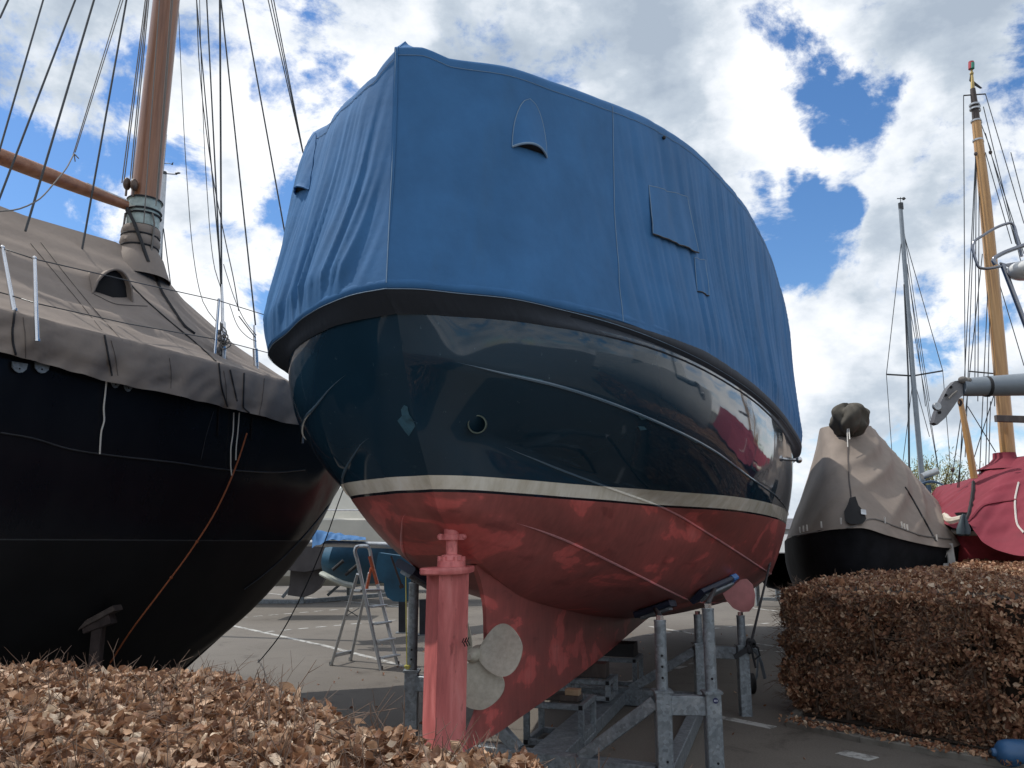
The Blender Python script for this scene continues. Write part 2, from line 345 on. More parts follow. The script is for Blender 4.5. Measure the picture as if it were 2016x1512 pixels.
# keel (long fin with curved trailing edge and heel)
prof_top = [(q[0], q[2]) for q in CS[4][8:150:4]]
m = MB(); outline = []
trail = [(1.30, 1.56), (1.42, 1.46), (1.53, 1.28), (1.55, 1.05), (1.50, .82), (1.38, .64), (1.2, .52)]
bottom = [(1.2, .45), (2.0, .455), (3.5, .47), (5, .51), (8.5, .64), (12.8, .7)]
top = [(s, z+.05) for s, z in prof_top if 1.3 < s < 12.8]
tn = herm([(a, 0, b) for a, b in trail], 18); bt = herm([(a, 0, b) for a, b in bottom], 50)
tp = np.array([(a, 0, b) for a, b in top])
NR = 14; sx = np.concatenate([np.linspace(0, .2, 14), np.linspace(.25, 1, 45)])
def interp(P, s, i=2): return np.interp(s, P[:, 0], P[:, i])
rows = []
for v in np.linspace(0, 1, NR):        # v=0 bottom 1 top
    z_tr = .45+(1.56-.45)*v; s_tr = np.interp(z_tr, [.45, .52, .64, .82, 1.05, 1.28, 1.46, 1.56], [1.2, 1.2, 1.38, 1.5, 1.55, 1.53, 1.42, 1.30])
    row = []
    for q in sx:
        s = s_tr+(12.8-s_tr)*q; zb = interp(bt, s); zt = interp(tp, s) if s > tp[0, 0] else 1.6
        z = zb+(zt-zb)*v if q > 0 else z_tr
        w = np.interp(q, [0, .01, .04, 1], [.012, .03, .055, .085])*(1+.9*max(0, v-.8)*5*.6)
        row.append((s, w, z))
    rows.append(row)
R = np.array(rows)
for sg in (1, -1):
    Gk = np.array([[W(q[0], sg*q[1], q[2]) for q in r] for r in R]); m.grid(Gk if sg == 1 else Gk[::-1])
m.grid([[W(q[0], u*q[1], q[2]) for q in R[0]] for u in (1, 0, -1)]); m.grid([[W(r[0][0], u*r[0][1], r[0][2]) for r in R] for u in (-1, 1)])
m.obj('keel', HULL, boat, True, 50)
# rudder
rud = MB()
sec = [(.80, -.105), (.625, .05), (1.08, .058), (1.10, .0), (1.06, -.06)]
zz = np.linspace(.42, 1.53, 14)
rud.grid([[W(s, u-.012*(1-(z-.42)/1.11), z) for s, u in sec] for z in zz], True); rud.add([W(s, u-.012, .42) for s, u in sec], [tuple(range(5))])
ro = rud.obj('rudder', REDP, boat, False)
m = MB(); el = [(.90+.36*math.cos(t), .115*math.sin(t)*(1 if math.cos(t) < .3 else .8)) for t in np.linspace(0, 2*math.pi, 28, endpoint=False)]
m.grid([[W(.9+(s-.9)*k, u*k, z) for s, u in el] for k, z in ((.97, 1.522), (1, 1.53), (1, 1.552), (.97, 1.56), (.01, 1.56))], True); m.add([W(.9+(s-.9)*.97, u*.97, 1.522) for s, u in el], [tuple(range(28))])
m.obj('rudder_cap_plate', REDP, ro, True, 35)
def lathe(mm, c, prof, seg=20):
    mm.grid([[W(c[0]+r*math.cos(t), c[1]+r*math.sin(t), z) for t in np.linspace(0, 2*math.pi, seg, endpoint=False)] for r, z in prof], True)
m = MB(); lathe(m, (.93, 0), [(.088, 1.56), (.085, 1.595), (.072, 1.60), (.062, 1.63), (.036, 1.635), (.035, 1.69), (.037, 1.72), (.058, 1.722), (.058, 1.755), (.049, 1.758), (.050, 1.80), (.050, 1.85), (.050, 1.95)])
for a in range(6):
    t = a*math.pi/3+.3; lathe(m, (.93+.072*math.cos(t), .072*math.sin(t)), [(.015, 1.59), (.015, 1.622), (.0, 1.624)], 6)
for sg in (-1, 1):
    c = W(.93, sg*.066, 1.74); m.tube([c-[0, 0, .018], c+[0, 0, .018]], .022, 8); m.ball(W(.93, sg*.078, 1.74), .02, 8)
m.obj('rudder_stock', REDP, ro, True, 40)
m = MB()
for p in [(.9, .088, 1.12), (.95, .085, 1.115)]:
    for k in range(4): c = W(p[0]+k*.02, p[1], p[2]); m.beam(c, c+np.array([.012, 0, .025*(-1)**k]), .008, .006)
m.obj('scratch_mark', BLACKIN, ro, False)
# propeller
pr = thing('tmp', '', '', (0, 0, 0)); bpy.data.objects.remove(pr)
pc = (1.34, 0, .99)
m = MB(); m.tube([W(1.24, 0, pc[2]), W(1.27, 0, pc[2]), W(1.30, 0, pc[2]), W(1.42, 0, pc[2]), W(1.56, 0, pc[2])], [.018, .028, .045, .055, .05], 16)
hub = m.obj('propeller', BRONZE, boat)
for ang in (12, -80, 140):
    a = math.radians(ang); G = []
    rr_ = .03+.305*np.sin(np.linspace(0, math.pi/2, 20))
    for r in rr_:
        t = (r-.03)/.305; w = .018*(1-t)+.148*max(0, math.sin(math.pi*min(1, t**1.3)))**.6+.002
        row = []
        for q in np.linspace(-1, 1, 9):
            x = r*math.cos(a)-q*w*math.sin(a); z = r*math.sin(a)+q*w*math.cos(a)
            pit = q*w*math.tan(math.radians(38-22*t))*.7
            row.append((pc[0]+pit-.02*(1-q*q)*0, x, pc[2]+z))
        G.append(row)
    G = np.array(G); th_ = .007
    m = MB(); Wg = np.array([[W(*q) for q in r] for r in G]); off = np.array([DD[0], DD[1], 0])*th_
    m.grid(Wg+off); m.grid((Wg-off)[::-1])
    b1 = np.concatenate([Wg[:, 0], Wg[-1, 1:], Wg[::-1, -1][1:]]); m.grid([b1-off, b1+off])
    m.obj('blade', BRONZE, hub, True, 50)
# exhaust outlet
p, n = hit(940, 835); ax = -np.array([.02, .95, .16]); ax /= np.linalg.norm(ax)
m = MB(); a_ = np.cross(ax, [0, 0, 1]); a_ /= np.linalg.norm(a_); b_ = np.cross(a_, ax)
def ring(r, t): return [p+ax*t+r*(math.cos(k)*a_+math.sin(k)*b_) for k in np.linspace(0, 2*math.pi, 28, endpoint=False)]
m.grid([ring(.056, -.08), ring(.056, .035), ring(.053, .04), ring(.048, .04), ring(.047, .0), ring(.047, -.1)], True)
ex = m.obj('exhaust_outlet', simple('oxidised bronze', (.13, .17, .15), .45, .7, .3, 30), boat)
m = MB(); m.add(ring(.049, -.055), [tuple(range(28))]); m.obj('bore', BLACKIN, ex, False)
# filler patches on the stern
def decal(px, name, mat, root, off=.004, tree=None):
    P = []; 
    for x, y in px:
        q, nn = hit(x, y, tree)
        if q is None: return
        P.append(q+nn*off)
    P = np.array(P); c = P.mean(0); q, nn = hit(sum(a for a, _ in px)/len(px), sum(b for _, b in px)/len(px), tree); c = q+nn*(off+.001)
    mm = MB(); k = len(P); mm.add(np.vstack([c[None], P]), [(0, 1+i, 1+(i+1) % k) for i in range(k)]); return mm.obj(name, mat, root)
FILL = simple('scraped primer', (.035, .10, .145), .5, 0, .35, 30)
decal([(796, 797), (803, 800), (806, 815), (815, 828), (822, 832), (814, 845), (806, 858), (800, 852), (790, 838), (783, 828), (792, 818), (790, 806)], 'filler_patch', FILL, boat)
decal([(1002, 734), (1030, 739), (1070, 748), (1060, 750), (1020, 745)], 'filler_patch', FILL, boat)
decal([(1250, 812), (1262, 815), (1276, 824), (1262, 826)], 'filler_patch', FILL, boat)
decal([(1255, 838), (1268, 839), (1273, 845), (1260, 847)], 'filler_patch', FILL, boat)
decal([(1340, 855), (1360, 862), (1385, 872), (1370, 872)], 'filler_patch', FILL, boat)
# stern crease weld bead
zc = [(0.08, 2.97), (.18, 2.72), (.29, 2.5), (.40, 2.3)]
# stabiliser fin
m = MB(); fy = 9.6
out = [(1424, 1150), (1421, 1165), (1430, 1182), (1443, 1197), (1460, 1205), (1475, 1204), (1485, 1192), (1487, 1172), (1482, 1152), (1470, 1140), (1440, 1142)]
P = [at(x, y, fy) for x, y in out]; m.prism(P, (.03, .10, .0)); fin = m.obj('stabiliser_fin', simple('pale pink antifouling', (.50, .20, .20), .5, 0, .3, 3), boat, True, 30)
# mooring eye + cleat at right quarter
q, nn = hit(1552, 905)
if q is not None:
    m = MB(); m.tube([q, q+nn*.12], .02, 8); m.ball(q+nn*.12, .04); m.obj('fender_eye', STEEL, boat)

# ------------------------------------------------------------------ main cover
cov = thing('boat_cover', 'tall blue canvas cover laced over the big blue yacht, with hooded vents', 'boat cover', (A0[0], A0[1], 3.0))
RS = [(-.06, 0), (.0, .16), (.14, .35), (.32, .59), (.61, .80), (1.0, 1.03), (1.55, 1.26), (2.43, 1.53), (4.11, 1.87), (6.06, 2.12), (9.12, 2.34), (10.2, 2.3), (11.8, 2.05), (13.4, 1.0), (14.5, 0)]
RP = [(-.06, 0), (-.03, .18), (.09, .44), (.3, .74), (.6, 1.06), (.85, 1.34), (1.16, 1.57), (1.6, 1.72), (2.6, 1.86), (4.2, 2.0), (6.06, 2.12), (9.12, 2.34), (10.2, 2.3), (11.8, 2.05), (13.4, 1.0), (14.5, 0)]
ZT = np.array([(0, 4.50), (.1, 4.46), (.6, 4.50), (1.0, 4.56), (1.55, 4.68), (2.43, 4.83), (4.11, 5.0), (6.06, 5.08), (7.5, 5.0), (9.12, 4.75), (11, 4.4), (14.5, 4.2)])
ZTP = np.array([(-.06, 4.50), (-.03, 4.38), (.09, 4.38), (.3, 4.44), (.6, 4.55), (.85, 4.66), (1.16, 4.74), (1.6, 4.84), (2.6, 4.95), (4.11, 5.0), (6.06, 5.08), (7.5, 5.0), (9.12, 4.75), (11, 4.4), (14.5, 4.2)])
def ztf(side, s): Z = ZT if side > 0 else ZTP; return np.interp(s, Z[:, 0], Z[:, 1])
NS = 900
TFc = np.linspace(0, 1, NS)**1.35
CRs = herm(RS, 0, TFc); CRp = herm(RP, 0, TFc)
def arcl(c): return np.concatenate([[0], np.cumsum(np.sqrt((np.diff(c, axis=0)**2).sum(1)))])
ARs, ARp = arcl(CRs), arcl(CRp)
def foldfn(a, h, side):                # a arc length, h 0 bottom .. 1 top
    if side > 0: amp = np.interp(a, [0, .1, .4, 1.55, 1.7, 2.6, 4, 14], [.0, .10, .16, .1, .5, .8, 1.15, 1.3]); sk = .42*h
    else: amp = np.interp(a, [0, .12, .3, .8, 1.6, 14], [0, .25, .9, 1.1, 1.3, 1.3]); sk = .5*h
    if amp <= 0: return .004*noise.noise(Vector((a*2, h*2, side)))
    x = a+sk+.05*noise.noise(Vector((a*1.3, h*2.2, 4)))
    f = 0
    for k, (fr, wt) in enumerate(((2.6, .34), (5.6, .36), (11, .24), (20, .11))):
        v = noise.noise(Vector((x*fr, h*(.35+.2*k), 7*k+side*3))); f += wt*(1-abs(v)*2.6)*1.0
    env = min(1, h/.12)*(.45+.55*(1-h))*min(1, .25+(1-h)/.15)
    return amp*(.06 if side < 0 else .05)*f*env
def cover_pt(side, i, h):
    c = (CRs if side > 0 else CRp)[i]; a = (ARs if side > 0 else ARp)[i]
    c0 = (CRs if side > 0 else CRp)[max(0, i-1)]; c1 = (CRs if side > 0 else CRp)[min(NS-1, i+1)]
    t = c1-c0; t = t/(np.linalg.norm(t)+1e-9); nx = np.array([-t[1], t[0]])      # outward (s,u)
    if i == 0: nx = np.array([-1., 0])
    zt = ztf(side, c[0]); z = 3.07+(zt-3.07)*h
    inn = .05*h+.028*math.sin(math.pi*h)+(.15*h**1.8*min(1, c[1]/1.0) if side < 0 else 0)
    off = foldfn(a, h, side)-inn
    if side > 0 and 1.7 < a < 3: off += 0
    q = c+nx*off
    return W(q[0], side*q[1], z)
HS = np.linspace(0, 1, 34)
wall = {}
covm = MB()
for side in (1, -1):
    G = []
    for i in range(0, NS, 1 if True else 2):
        c = (CRs if side > 0 else CRp)[i]; row = []
        for h in HS: row.append(cover_pt(side, i, h))
        # roof: rounded hem then slope to the ridge
        tp_ = row[-1]; ctr = W(c[0]+.15*max(0, 1-c[0]/3), 0, ztf(side, c[0])+.12+.25*min(1, c[0]/3))
        for k, zr in ((.015, .03), (.05, .045), (.2, .07), (.5, None), (1, None)):
            q = tp_*(1-k)+ctr*k
            if zr: q = q.copy(); q[2] = tp_[2]+zr*min(1, .4+c[0])
            row.append(q)
        G.append(row)
    G = np.array(G); wall[side] = G; covm.grid(G if side > 0 else G[::-1])
co_ = covm.obj('cover_wall', BLUE, cov, True, 60)
Vc = np.vstack(covm.v); cbvh = BVHTree.FromPolygons([Vector(v) for v in Vc], covm.f)
# dark band wrapped under the rubbing rail
m = MB(); me_ = MB()
for side in (1, -1):
    G = []; Ge = []
    cr = CRs if side > 0 else CRp; hc = herm((STB if side > 0 else PRT)[0], 0, TFc); ar_ = ARs if side > 0 else ARp
    for i in range(NS):
        c = cr[i]; hq = hc[i]; t = cr[min(NS-1, i+1)]-cr[max(0, i-1)]; t /= np.linalg.norm(t); nx = np.array([-t[1], t[0]]) if i else np.array([-1., 0])
        wr = .003*noise.noise(Vector((ar_[i]*5, side*4, 0)))+.0015*noise.noise(Vector((ar_[i]*24, side*4, 0)))
        row = []
        dz = float(np.interp(c[0], [.6, 2.2], [0, .075])) if side > 0 else float(np.interp(c[0], [.5, 1.6], [0, .03]))
        for k, (o_, z) in enumerate(((-.006, 3.10), (-.001, 3.088), (.001, 3.072), (-.003, 3.056), (-.012+dz*.16, 3.045))):
            q = c+nx*(o_+wr); row.append(W(q[0], side*q[1], z+wr*.5+dz))
        Ge.append(row); row = [row[-1]]
        if 1:
            q = c+nx*(-.008+dz*.3+wr); row.append(W(q[0], side*q[1], 3.045+dz*.7)); q = c+nx*(-.012+dz*.2+wr); row.append(W(q[0], side*q[1], 3.036+dz*.1))
        q = c+nx*(-.035+wr); row.append(W(q[0], side*q[1], 3.018))
        wq = .008*(1-abs(noise.noise(Vector((ar_[i]*16, side*9, 2))))*2)
        q = (c+nx*-.03)*.4+hq[:2]*.6+nx*.006; row.append(W(q[0], side*q[1], 2.975-wq))
        q = hq[:2]+nx*.010; row.append(W(q[0], side*q[1], 2.945+wr)); q = hq[:2]+nx*.002; row.append(W(q[0], side*q[1], 2.937+wr))
        G.append(row)
    G = np.array(G); m.grid(G if side > 0 else G[::-1]); Ge = np.array(Ge); me_.grid(Ge if side > 0 else Ge[::-1])
me_.obj('rolled_edge', BLUE, cov, True, 70)
m.obj('skirt', SKIRT, cov, True, 70)
# seams
def onwall(side, arc, h, off=.004):
    a = ARs if side > 0 else ARp; i = int(np.clip(np.searchsorted(a, arc), 1, NS-2))
    f = (arc-a[i-1])/(a[i]-a[i-1]+1e-9); p = cover_pt(side, i-1, h)*(1-f)+cover_pt(side, i, h)*f
    e = cover_pt(side, i+3, h)-cover_pt(side, max(0, i-4), h); nn = np.array([e[1], -e[0], 0])*side; nn /= np.linalg.norm(nn)+1e-9
    return p+nn*off
m = MB(); m.tube([onwall(1, .005, h, .004) for h in np.linspace(0, 1, 30)], .0022, 4, False)
m.tube([onwall(1, 1.62+.02*h, h, .003) for h in np.linspace(0, 1, 40)], .0022, 4, False)
for side in (1, -1):
    m.tube([onwall(side, a, .972, .003) for a in np.linspace(.02, 9, 300)], .0018, 4, False)
    m.tube([W(c[0], side*c[1], 3.038)+np.array([-NN[0]*side*.006, -NN[1]*side*.006, 0]) for c in (CRs if side > 0 else CRp)[2:800:2]], .0022, 4, False)
m.obj('seam', THREAD, cov)
def locate(x, y, tree=cbvh): return hit(x, y, tree)
def arc_of(side, x, y):
    p, _ = locate(x, y); q = p[:2]-A0; s = q@DD; u = abs(q@NN); c = CRs if side > 0 else CRp
    i = int(np.argmin((c[:, 0]-s)**2+(c[:, 1]-u)**2)); zt = ztf(side, c[i, 0]); return (ARs if side > 0 else ARp)[i], (p[2]-3.1)/(zt-3.1)
def hood(side, xc, y0, y1, wd, dep):
    a, h0 = arc_of(side, xc, y0); _, h1 = arc_of(side, xc, y1)
    G = []; n1 = 16
    for t in np.linspace(0, 1, n1):    # t 0 apex .. 1 mouth
        w = wd*math.sqrt(min(1, 1-(1-t)**2.1)) if t > 0 else .001
        w = wd*(1-(1-t)**2)**.55 if t > 0 else .002
        row = []
        for q in np.linspace(-1, 1, 15):
            b = dep*(t**1.2)*(1-q*q)
            row.append(onwall(side, a+w*q, h0+(h1-h0)*t+.012*(q*q)*t*0-.03*(1-abs(q))*0, .004+b))
        G.append(row)
    G = np.array(G); G[-1, :, 2] += .0
    for j, q in enumerate(np.linspace(-1, 1, 15)): G[-1, j, 2] += .03*(1-q*q)
    mm = MB(); mm.grid(G if side > 0 else G[::-1]); hd = mm.obj('vent_hood', BLUE, cov, True, 80)
    mm = MB(); mm.tube(np.concatenate([G[::-1, 0], G[1:, -1]]), .0025, 4, False); mm.tube(G[-1], .007, 6); mm.obj('piping', THREAD if side > 0 else BLUE, hd)
    mm = MB(); base = np.array([onwall(side, a+wd*.93*q, h1+.0, .006) for q in np.linspace(-1, 1, 15)]); mm.grid([G[-2], base+[0, 0, .012]]); mm.obj('mouth', BLACKIN, hd)
hood(1, 1043, 194, 296, .135, .045)
hood(-1, 622, 262, 352, .12, .04)
# square flap and small patch on starboard
def patch(c4, name, off=.012, nn=12):
    (a0, h0), (a1, h1), (a2, h2), (a3, h3) = [arc_of(1, *q) for q in c4]
    G = []
    for t in np.linspace(0, 1, nn):
        row = []
        for q in np.linspace(0, 1, nn):
            aa = (a0*(1-q)+a1*q)*(1-t)+(a3*(1-q)+a2*q)*t; hh = (h0*(1-q)+h1*q)*(1-t)+(h3*(1-q)+h2*q)*t
            row.append(onwall(1, aa, hh, off*(.5+.9*t)+.006*noise.noise(Vector((aa*6, hh*3, 1)))))
        G.append(row)
    mm = MB(); mm.grid(G); f = mm.obj(name, BLUE, cov, True, 80)
    G = np.array(G); mm = MB(); mm.tube(np.concatenate([G[:, 0], G[-1, 1:], G[::-1, -1][1:], G[0, ::-1][1:]]), .003, 4, False); mm.obj('stitching', THREAD, f)
    mm = MB(); mm.tube(G[-1]+[0, 0, -.004], .006, 5); mm.obj('lower_edge', BLACKTAPE, f)
patch([(1276, 362), (1352, 385), (1370, 494), (1282, 457)], 'window_flap', .014)
patch([(1366, 503), (1388, 508), (1395, 577), (1372, 568)], 'mended_patch', .004, 6)
hook = MB(); p, n = locate(1305, 272)
if p is not None: hook.ball(p+n*.01, .014, 8); hook.obj('toggle', BLACKTAPE, cov)

# ================================================================== CRADLE under the yacht
cr = thing('boat_cradle', 'galvanised steel cradle with paired posts holding up the blue yacht', 'boat cradle', (.6, 7.2, 0))
def post(x, y, rz_top, sq_top=.67, w=.11, base=0, pad=None, holes=True, dark=False):
    m = MB(); m.beam((x, y, base), (x, y, sq_top), w, w, (0, 1, 0)); p_ = m.obj('post', GALV, cr, True, 30)
    m = MB(); m.beam((x, y, sq_top), (x, y, sq_top+.015), w*1.22, w*1.22, (0, 1, 0)); m.obj('top_plate', GALV, p_)
    m = MB(); m.tube([(x, y, sq_top+.01), (x, y, rz_top)], w*.38, 18); m.tube([(x, y, rz_top), (x, y, rz_top+.012)], w*.40, 18); tb = m.obj('tube', GALV, p_, True, 40)
    m = MB(); m.tube([(x, y, rz_top+.01), (x, y, rz_top+.045)], .028, 6, True); m.obj('nut', STEEL, tb, False)
    if holes:
        for c, rt in [(np.array([x-.002, y-w*.38-.001, sq_top+.1+k*.075]), tb) for k in range(3)][:holes]+[(np.array([x+.01, y-w*.5-.001, .22]), p_)]:
            m = MB(); m.tube([c-[0, -.004, 0], c-[0, .001, 0]], .009, 8); m.obj('bolt_hole', BLACKIN, p_, False)
    if pad is not None:
        (px0, px1, blue) = pad; a, na = hit_near(*px0); b, nb = hit_near(*px1)
        c = (a+b)/2; t = (b-a); t /= np.linalg.norm(t); nrm = na+nb; nrm /= np.linalg.norm(nrm); c = c+nrm*.045; L = np.linalg.norm(b-a)/2
        m = MB(); m.tube([(x, y, rz_top+.04), tuple(c-nrm*0)], .02, 10); m.obj('screw', BLACKTAPE, p_)
        m = MB(); m.beam(c-t*L, c+t*L, .19, .06, nrm, .012); pd = m.obj('pad', PADBLK, p_, True, 30)
        m = MB(); m.beam(c+nrm*.04-t*L*.8, c+nrm*.04+t*L*.8, .1, .03, nrm); m.obj('pad_bracket', GALV, pd, True, 30)
        if blue: m = MB(); m.beam(c+t*(L-.10), c+t*(L+.012), .20, .07, nrm, .012); m.obj('pad_sleeve', PADBLUE, pd, True, 30)
    return np.array([x, y, sq_top])
f_in = onz(1304, 1362, .67)[:2]; f_out = onz(1401, 1364, .67)[:2]; l_out = onz(811, 1322, .67)[:2]; l_in = l_out+(f_in-l_out)*.2
r_in = onz(1376, 1268, .67)[:2]; r_out = onz(1461, 1272, .67)[:2]
def ztop(xy, ypx):                      # height of the sight line at the post
    r = ray(1008+F*0, ypx); Y = xy[1]
    rr0 = ray(1008, ypx); return EYE+rr0[2]*Y/rr0[1]
post(*f_in, ztop(f_in, 1224), holes=3, pad=((1252, 1202), (1322, 1178), False))
post(*f_out, ztop(f_out, 1201), holes=1, pad=((1366, 1168), (1434, 1138), True))
post(*l_out, ztop(l_out, 1150), holes=2, pad=((788, 1108), (852, 1150), False))
post(*l_in, .9, w=.09, holes=False)
post(*r_in, ztop(r_in, 1212), holes=False); post(*r_out, ztop(r_out, 1214), holes=False)
l2 = r_in+(l_out-f_in)*1.0; l2b = l2+(r_out-r_in)*-.8
post(*l2, 1.15, holes=False); post(*l2b, 1.15, holes=False)
def b3(xy, z): return np.array([xy[0], xy[1], z])
def member(name, p, q, w, h, up=(0, 0, 1)): m = MB(); m.beam(p, q, w, h, up); return m.obj(name, GALV, cr, True, 30)
e = (f_in-l_out)/np.linalg.norm(f_in-l_out)
member('base_beam', b3(l_out+e*.056, .095), b3(f_in-e*.056, .095), .12, .17)
member('cross_beam', b3(f_in+(f_out-f_in)*.13, .585), b3(f_out-(f_out-f_in)*.13, .585), .08, .13)
member('cross_beam', b3(l_out+e*.056, .585), b3(l_in-e*.046, .585), .08, .12)
member('brace', b3(f_in-e*.05, .6), b3(f_in-e*.62, .17), .07, .09)
member('brace', b3(l_in+e*.04, .6), b3(l_in+e*.55, .17), .07, .09)
e2 = (r_in-l2)/np.linalg.norm(r_in-l2)
member('base_beam', b3(l2+e2*.056, .095), b3(r_in-e2*.056, .095), .12, .17)
member('cross_beam', b3(r_in+(r_out-r_in)*.13, .60), b3(r_out-(r_out-r_in)*.13, .60), .08, .12)
member('brace', b3(r_in-e2*.05, .6), b3(r_in-e2*.75, .17), .07, .09); member('brace', b3(l2+e2*.05, .6), b3(l2+e2*.75, .17), .07, .09)
mid1 = (l_out+f_in)/2+.1*e; mid2 = (l2+r_in)/2+.1*e2
member('centre_beam', b3(mid1, .075)+np.array([DD[0]*.07, DD[1]*.07, 0]), b3(mid2, .075)-np.array([DD[0]*.07, DD[1]*.07, 0]), .28, .12)
member('side_beam', b3(f_in+DD*.07, .085), b3(r_in-DD*.07, .085), .10, .14)
# round sticker on the outer near post, pale marks on navy
cs_ = np.array([f_out[0]+.012, f_out[1]-.0575, .628]); m = MB(); m.tube([cs_+[0, .003, 0], cs_+[0, -.0015, 0]], .0195, 18); stk = m.obj('sticker', simple('navy sticker', (.01, .015, .07), .4), cr, False)
PM = simple('pale print', (.55, .58, .68), .5)
for k in (-1, 0, 1): m = MB(); m.beam(cs_+[k*.009, -.0025, -.006], cs_+[k*.009, -.0025, .006], .004, .002, bev=.0003); m.obj('printed_mark', PM, stk, False)
# box stands under the keel
def stool(s, top, L=.46, Wd=.5, h0=.02, lab=''):
    c = W(s, 0.02, 0); r = thing('keel_stand', lab, 'box stand', (c[0], c[1], 0), 'steel box stands under the keel')
    t = .05; X = NN; Yv = DD
    def q(a, b, z): v = c[:2]+X*a+Yv*b; return np.array([v[0], v[1], z])
    for a in (-1, 1):
        for b in (-1, 1): m = MB(); m.beam(q(a*Wd/2, b*L/2, h0+t), q(a*Wd/2, b*L/2, top-t), t, t, (NN[0], NN[1], 0)); m.obj('leg', GALV, r, True, 30)
    for z, nm in ((h0+t/2, 'bottom_frame'), (top-t/2, 'top_frame')):
        m = MB()
        for a in (-1, 1): m.beam(q(a*Wd/2, -L/2-t/2, z), q(a*Wd/2, L/2+t/2, z), t, t)
        for b in (-1, 1): m.beam(q(-Wd/2+t/2, b*L/2, z), q(Wd/2-t/2, b*L/2, z), t, t*.96)
        m.obj(nm, GALV, r, True, 30)
        for a in (-1, 1): m = MB(); m.beam(q(a*Wd/2, -L/2-t/2-.002, z), q(a*Wd/2, -L/2-t/2+.004, z), t*.72, t*.72, bev=.002); m.obj('tube_mouth', BLACKIN, r, False)
    return c
stool(3.45, .37, .46, .48, .02, 'galvanised box stand under the near part of the keel')
stool(6.1, .40, .46, .5, .02, 'galvanised box stand farther forward under the keel, behind the near one')
stool(4.75, .36, .40, .40, .16, 'small galvanised box stand between the two larger keel stands')
def block(s, u, z0, z1, L, w, mt, lab, du=0):
    m = MB(); m.beam(W(s, u-L/2, (z0+z1)/2), W(s, u+L/2, (z0+z1)/2), w, z1-z0); o = m.obj('timber_block', mt, None, True, 30); tag(o, lab, 'block', 'blocks between keel and stands'); return o
block(3.4, .0, .37, .42, .42, .2, WOODD, 'flat dark board on the nearest keel stand')
block(3.35, .16, .42, .47, .12, .1, TIMBER, 'pale timber block on the dark board of the nearest keel stand')
block(4.75, .0, .36, .50, .36, .2, WOODD, 'dark block on the small middle keel stand')
block(6.1, .0, .40, .55, .5, .3, RUBBER, 'black block on the far keel stand')
# strap and chain hoist
sp = MB(); a, _ = hit(1516, 1108); kn = at(1478, 1268, r_out[1]-.1); sp.tube([a if a is not None else at(1520, 1110, 11), kn], .014, 6)
sp.tube([kn, at(1482, 1290, r_out[1]-.1), at(1488, 1315, r_out[1]-.1)], .012, 6); sp.tube([kn, at(1492, 1275, 8.6), at(1496, 1290, 8.6), at(1484, 1300, 8.6)], .01, 6)
sp.beam(kn+[0, 0, -.03], at(1446, 1294, r_out[1]-.12), .015, .05)
for k in range(7): t = random.random()*6.3; sp.ball(kn+np.array([.03*math.cos(t), 0, .05*math.sin(t)-.02]), .03, 6, (1, .7, 1.3))
o = sp.obj('lashing_strap', BLACKTAPE); tag(o, 'black lashing strap from the yacht to a cradle post, tied in a bundle', 'strap')
yc = MB(); yc.tube([at(799, 1125, l_out[1]-.09), at(800, 1230, l_out[1]-.09), at(801, 1312, l_out[1]-.09)], .005, 5)
for k in range(5): yc.ball(at(799+k*1.5, 1312+(k % 2)*3, l_out[1]-.09), .014, 6)
o = yc.obj('yellow_cord', simple('yellow cord', (.45, .42, .10), .7)); tag(o, 'thin yellow-green cord hanging beside the left cradle post', 'cord')
# sack barrow behind the cradle
tr = thing('hand_trolley', 'small grey hand trolley with a black wheel behind the right cradle posts', 'hand trolley', tuple(onz(1490, 1365, 0)))
Yt = onz(1490, 1365, 0)[1]
m = MB(); w_ = at(1480, 1345, Yt); 
m.grid([[w_+np.array([dx, r*math.cos(t)*.9, r*math.sin(t)]) for t in np.linspace(0, 2*math.pi, 22, endpoint=False)] for dx, r in ((-.03, .02), (-.03, .1), (-.02, .115), (.02, .115), (.03, .1), (.03, .02))], True); m.obj('wheel', RUBBER, tr)
m = MB(); m.tube([at(1484, 1347, Yt), at(1490, 1330, Yt), at(1492, 1290, Yt), at(1490, 1280, Yt), at(1480, 1275, Yt)], .014, 8); m.tube([at(1480, 1278, Yt+.1), at(1492, 1288, Yt+.1), at(1499, 1305, Yt+.1), at(1506, 1336, Yt+.1)], .02, 8); m.obj('frame', GREYPAINT, tr)
m = MB(); m.tube([at(1478, 1346, Yt), at(1488, 1347, Yt)], .02, 8); m.obj('axle', STEEL, tr)

# seams / zip / straps traced on the sheet
def trace(px, off=.008, tree=None, n=30):
    P = herm([(a, b) for a, b in px], n); out = []
    for x, y in P:
        q, nn = hit(x, y, tree)
        if q is not None: out.append(q+nn*off)
    return out
def seam(px, r, mat, name, tree=None, root=None, seg=4):
    tree = tree or tbvh; root = root or bc
    L = trace(px, r*.6+.002, tree)
    if len(L) > 3: mm = MB(); mm.tube(L, r, seg, False); return mm.obj(name, mat, root)
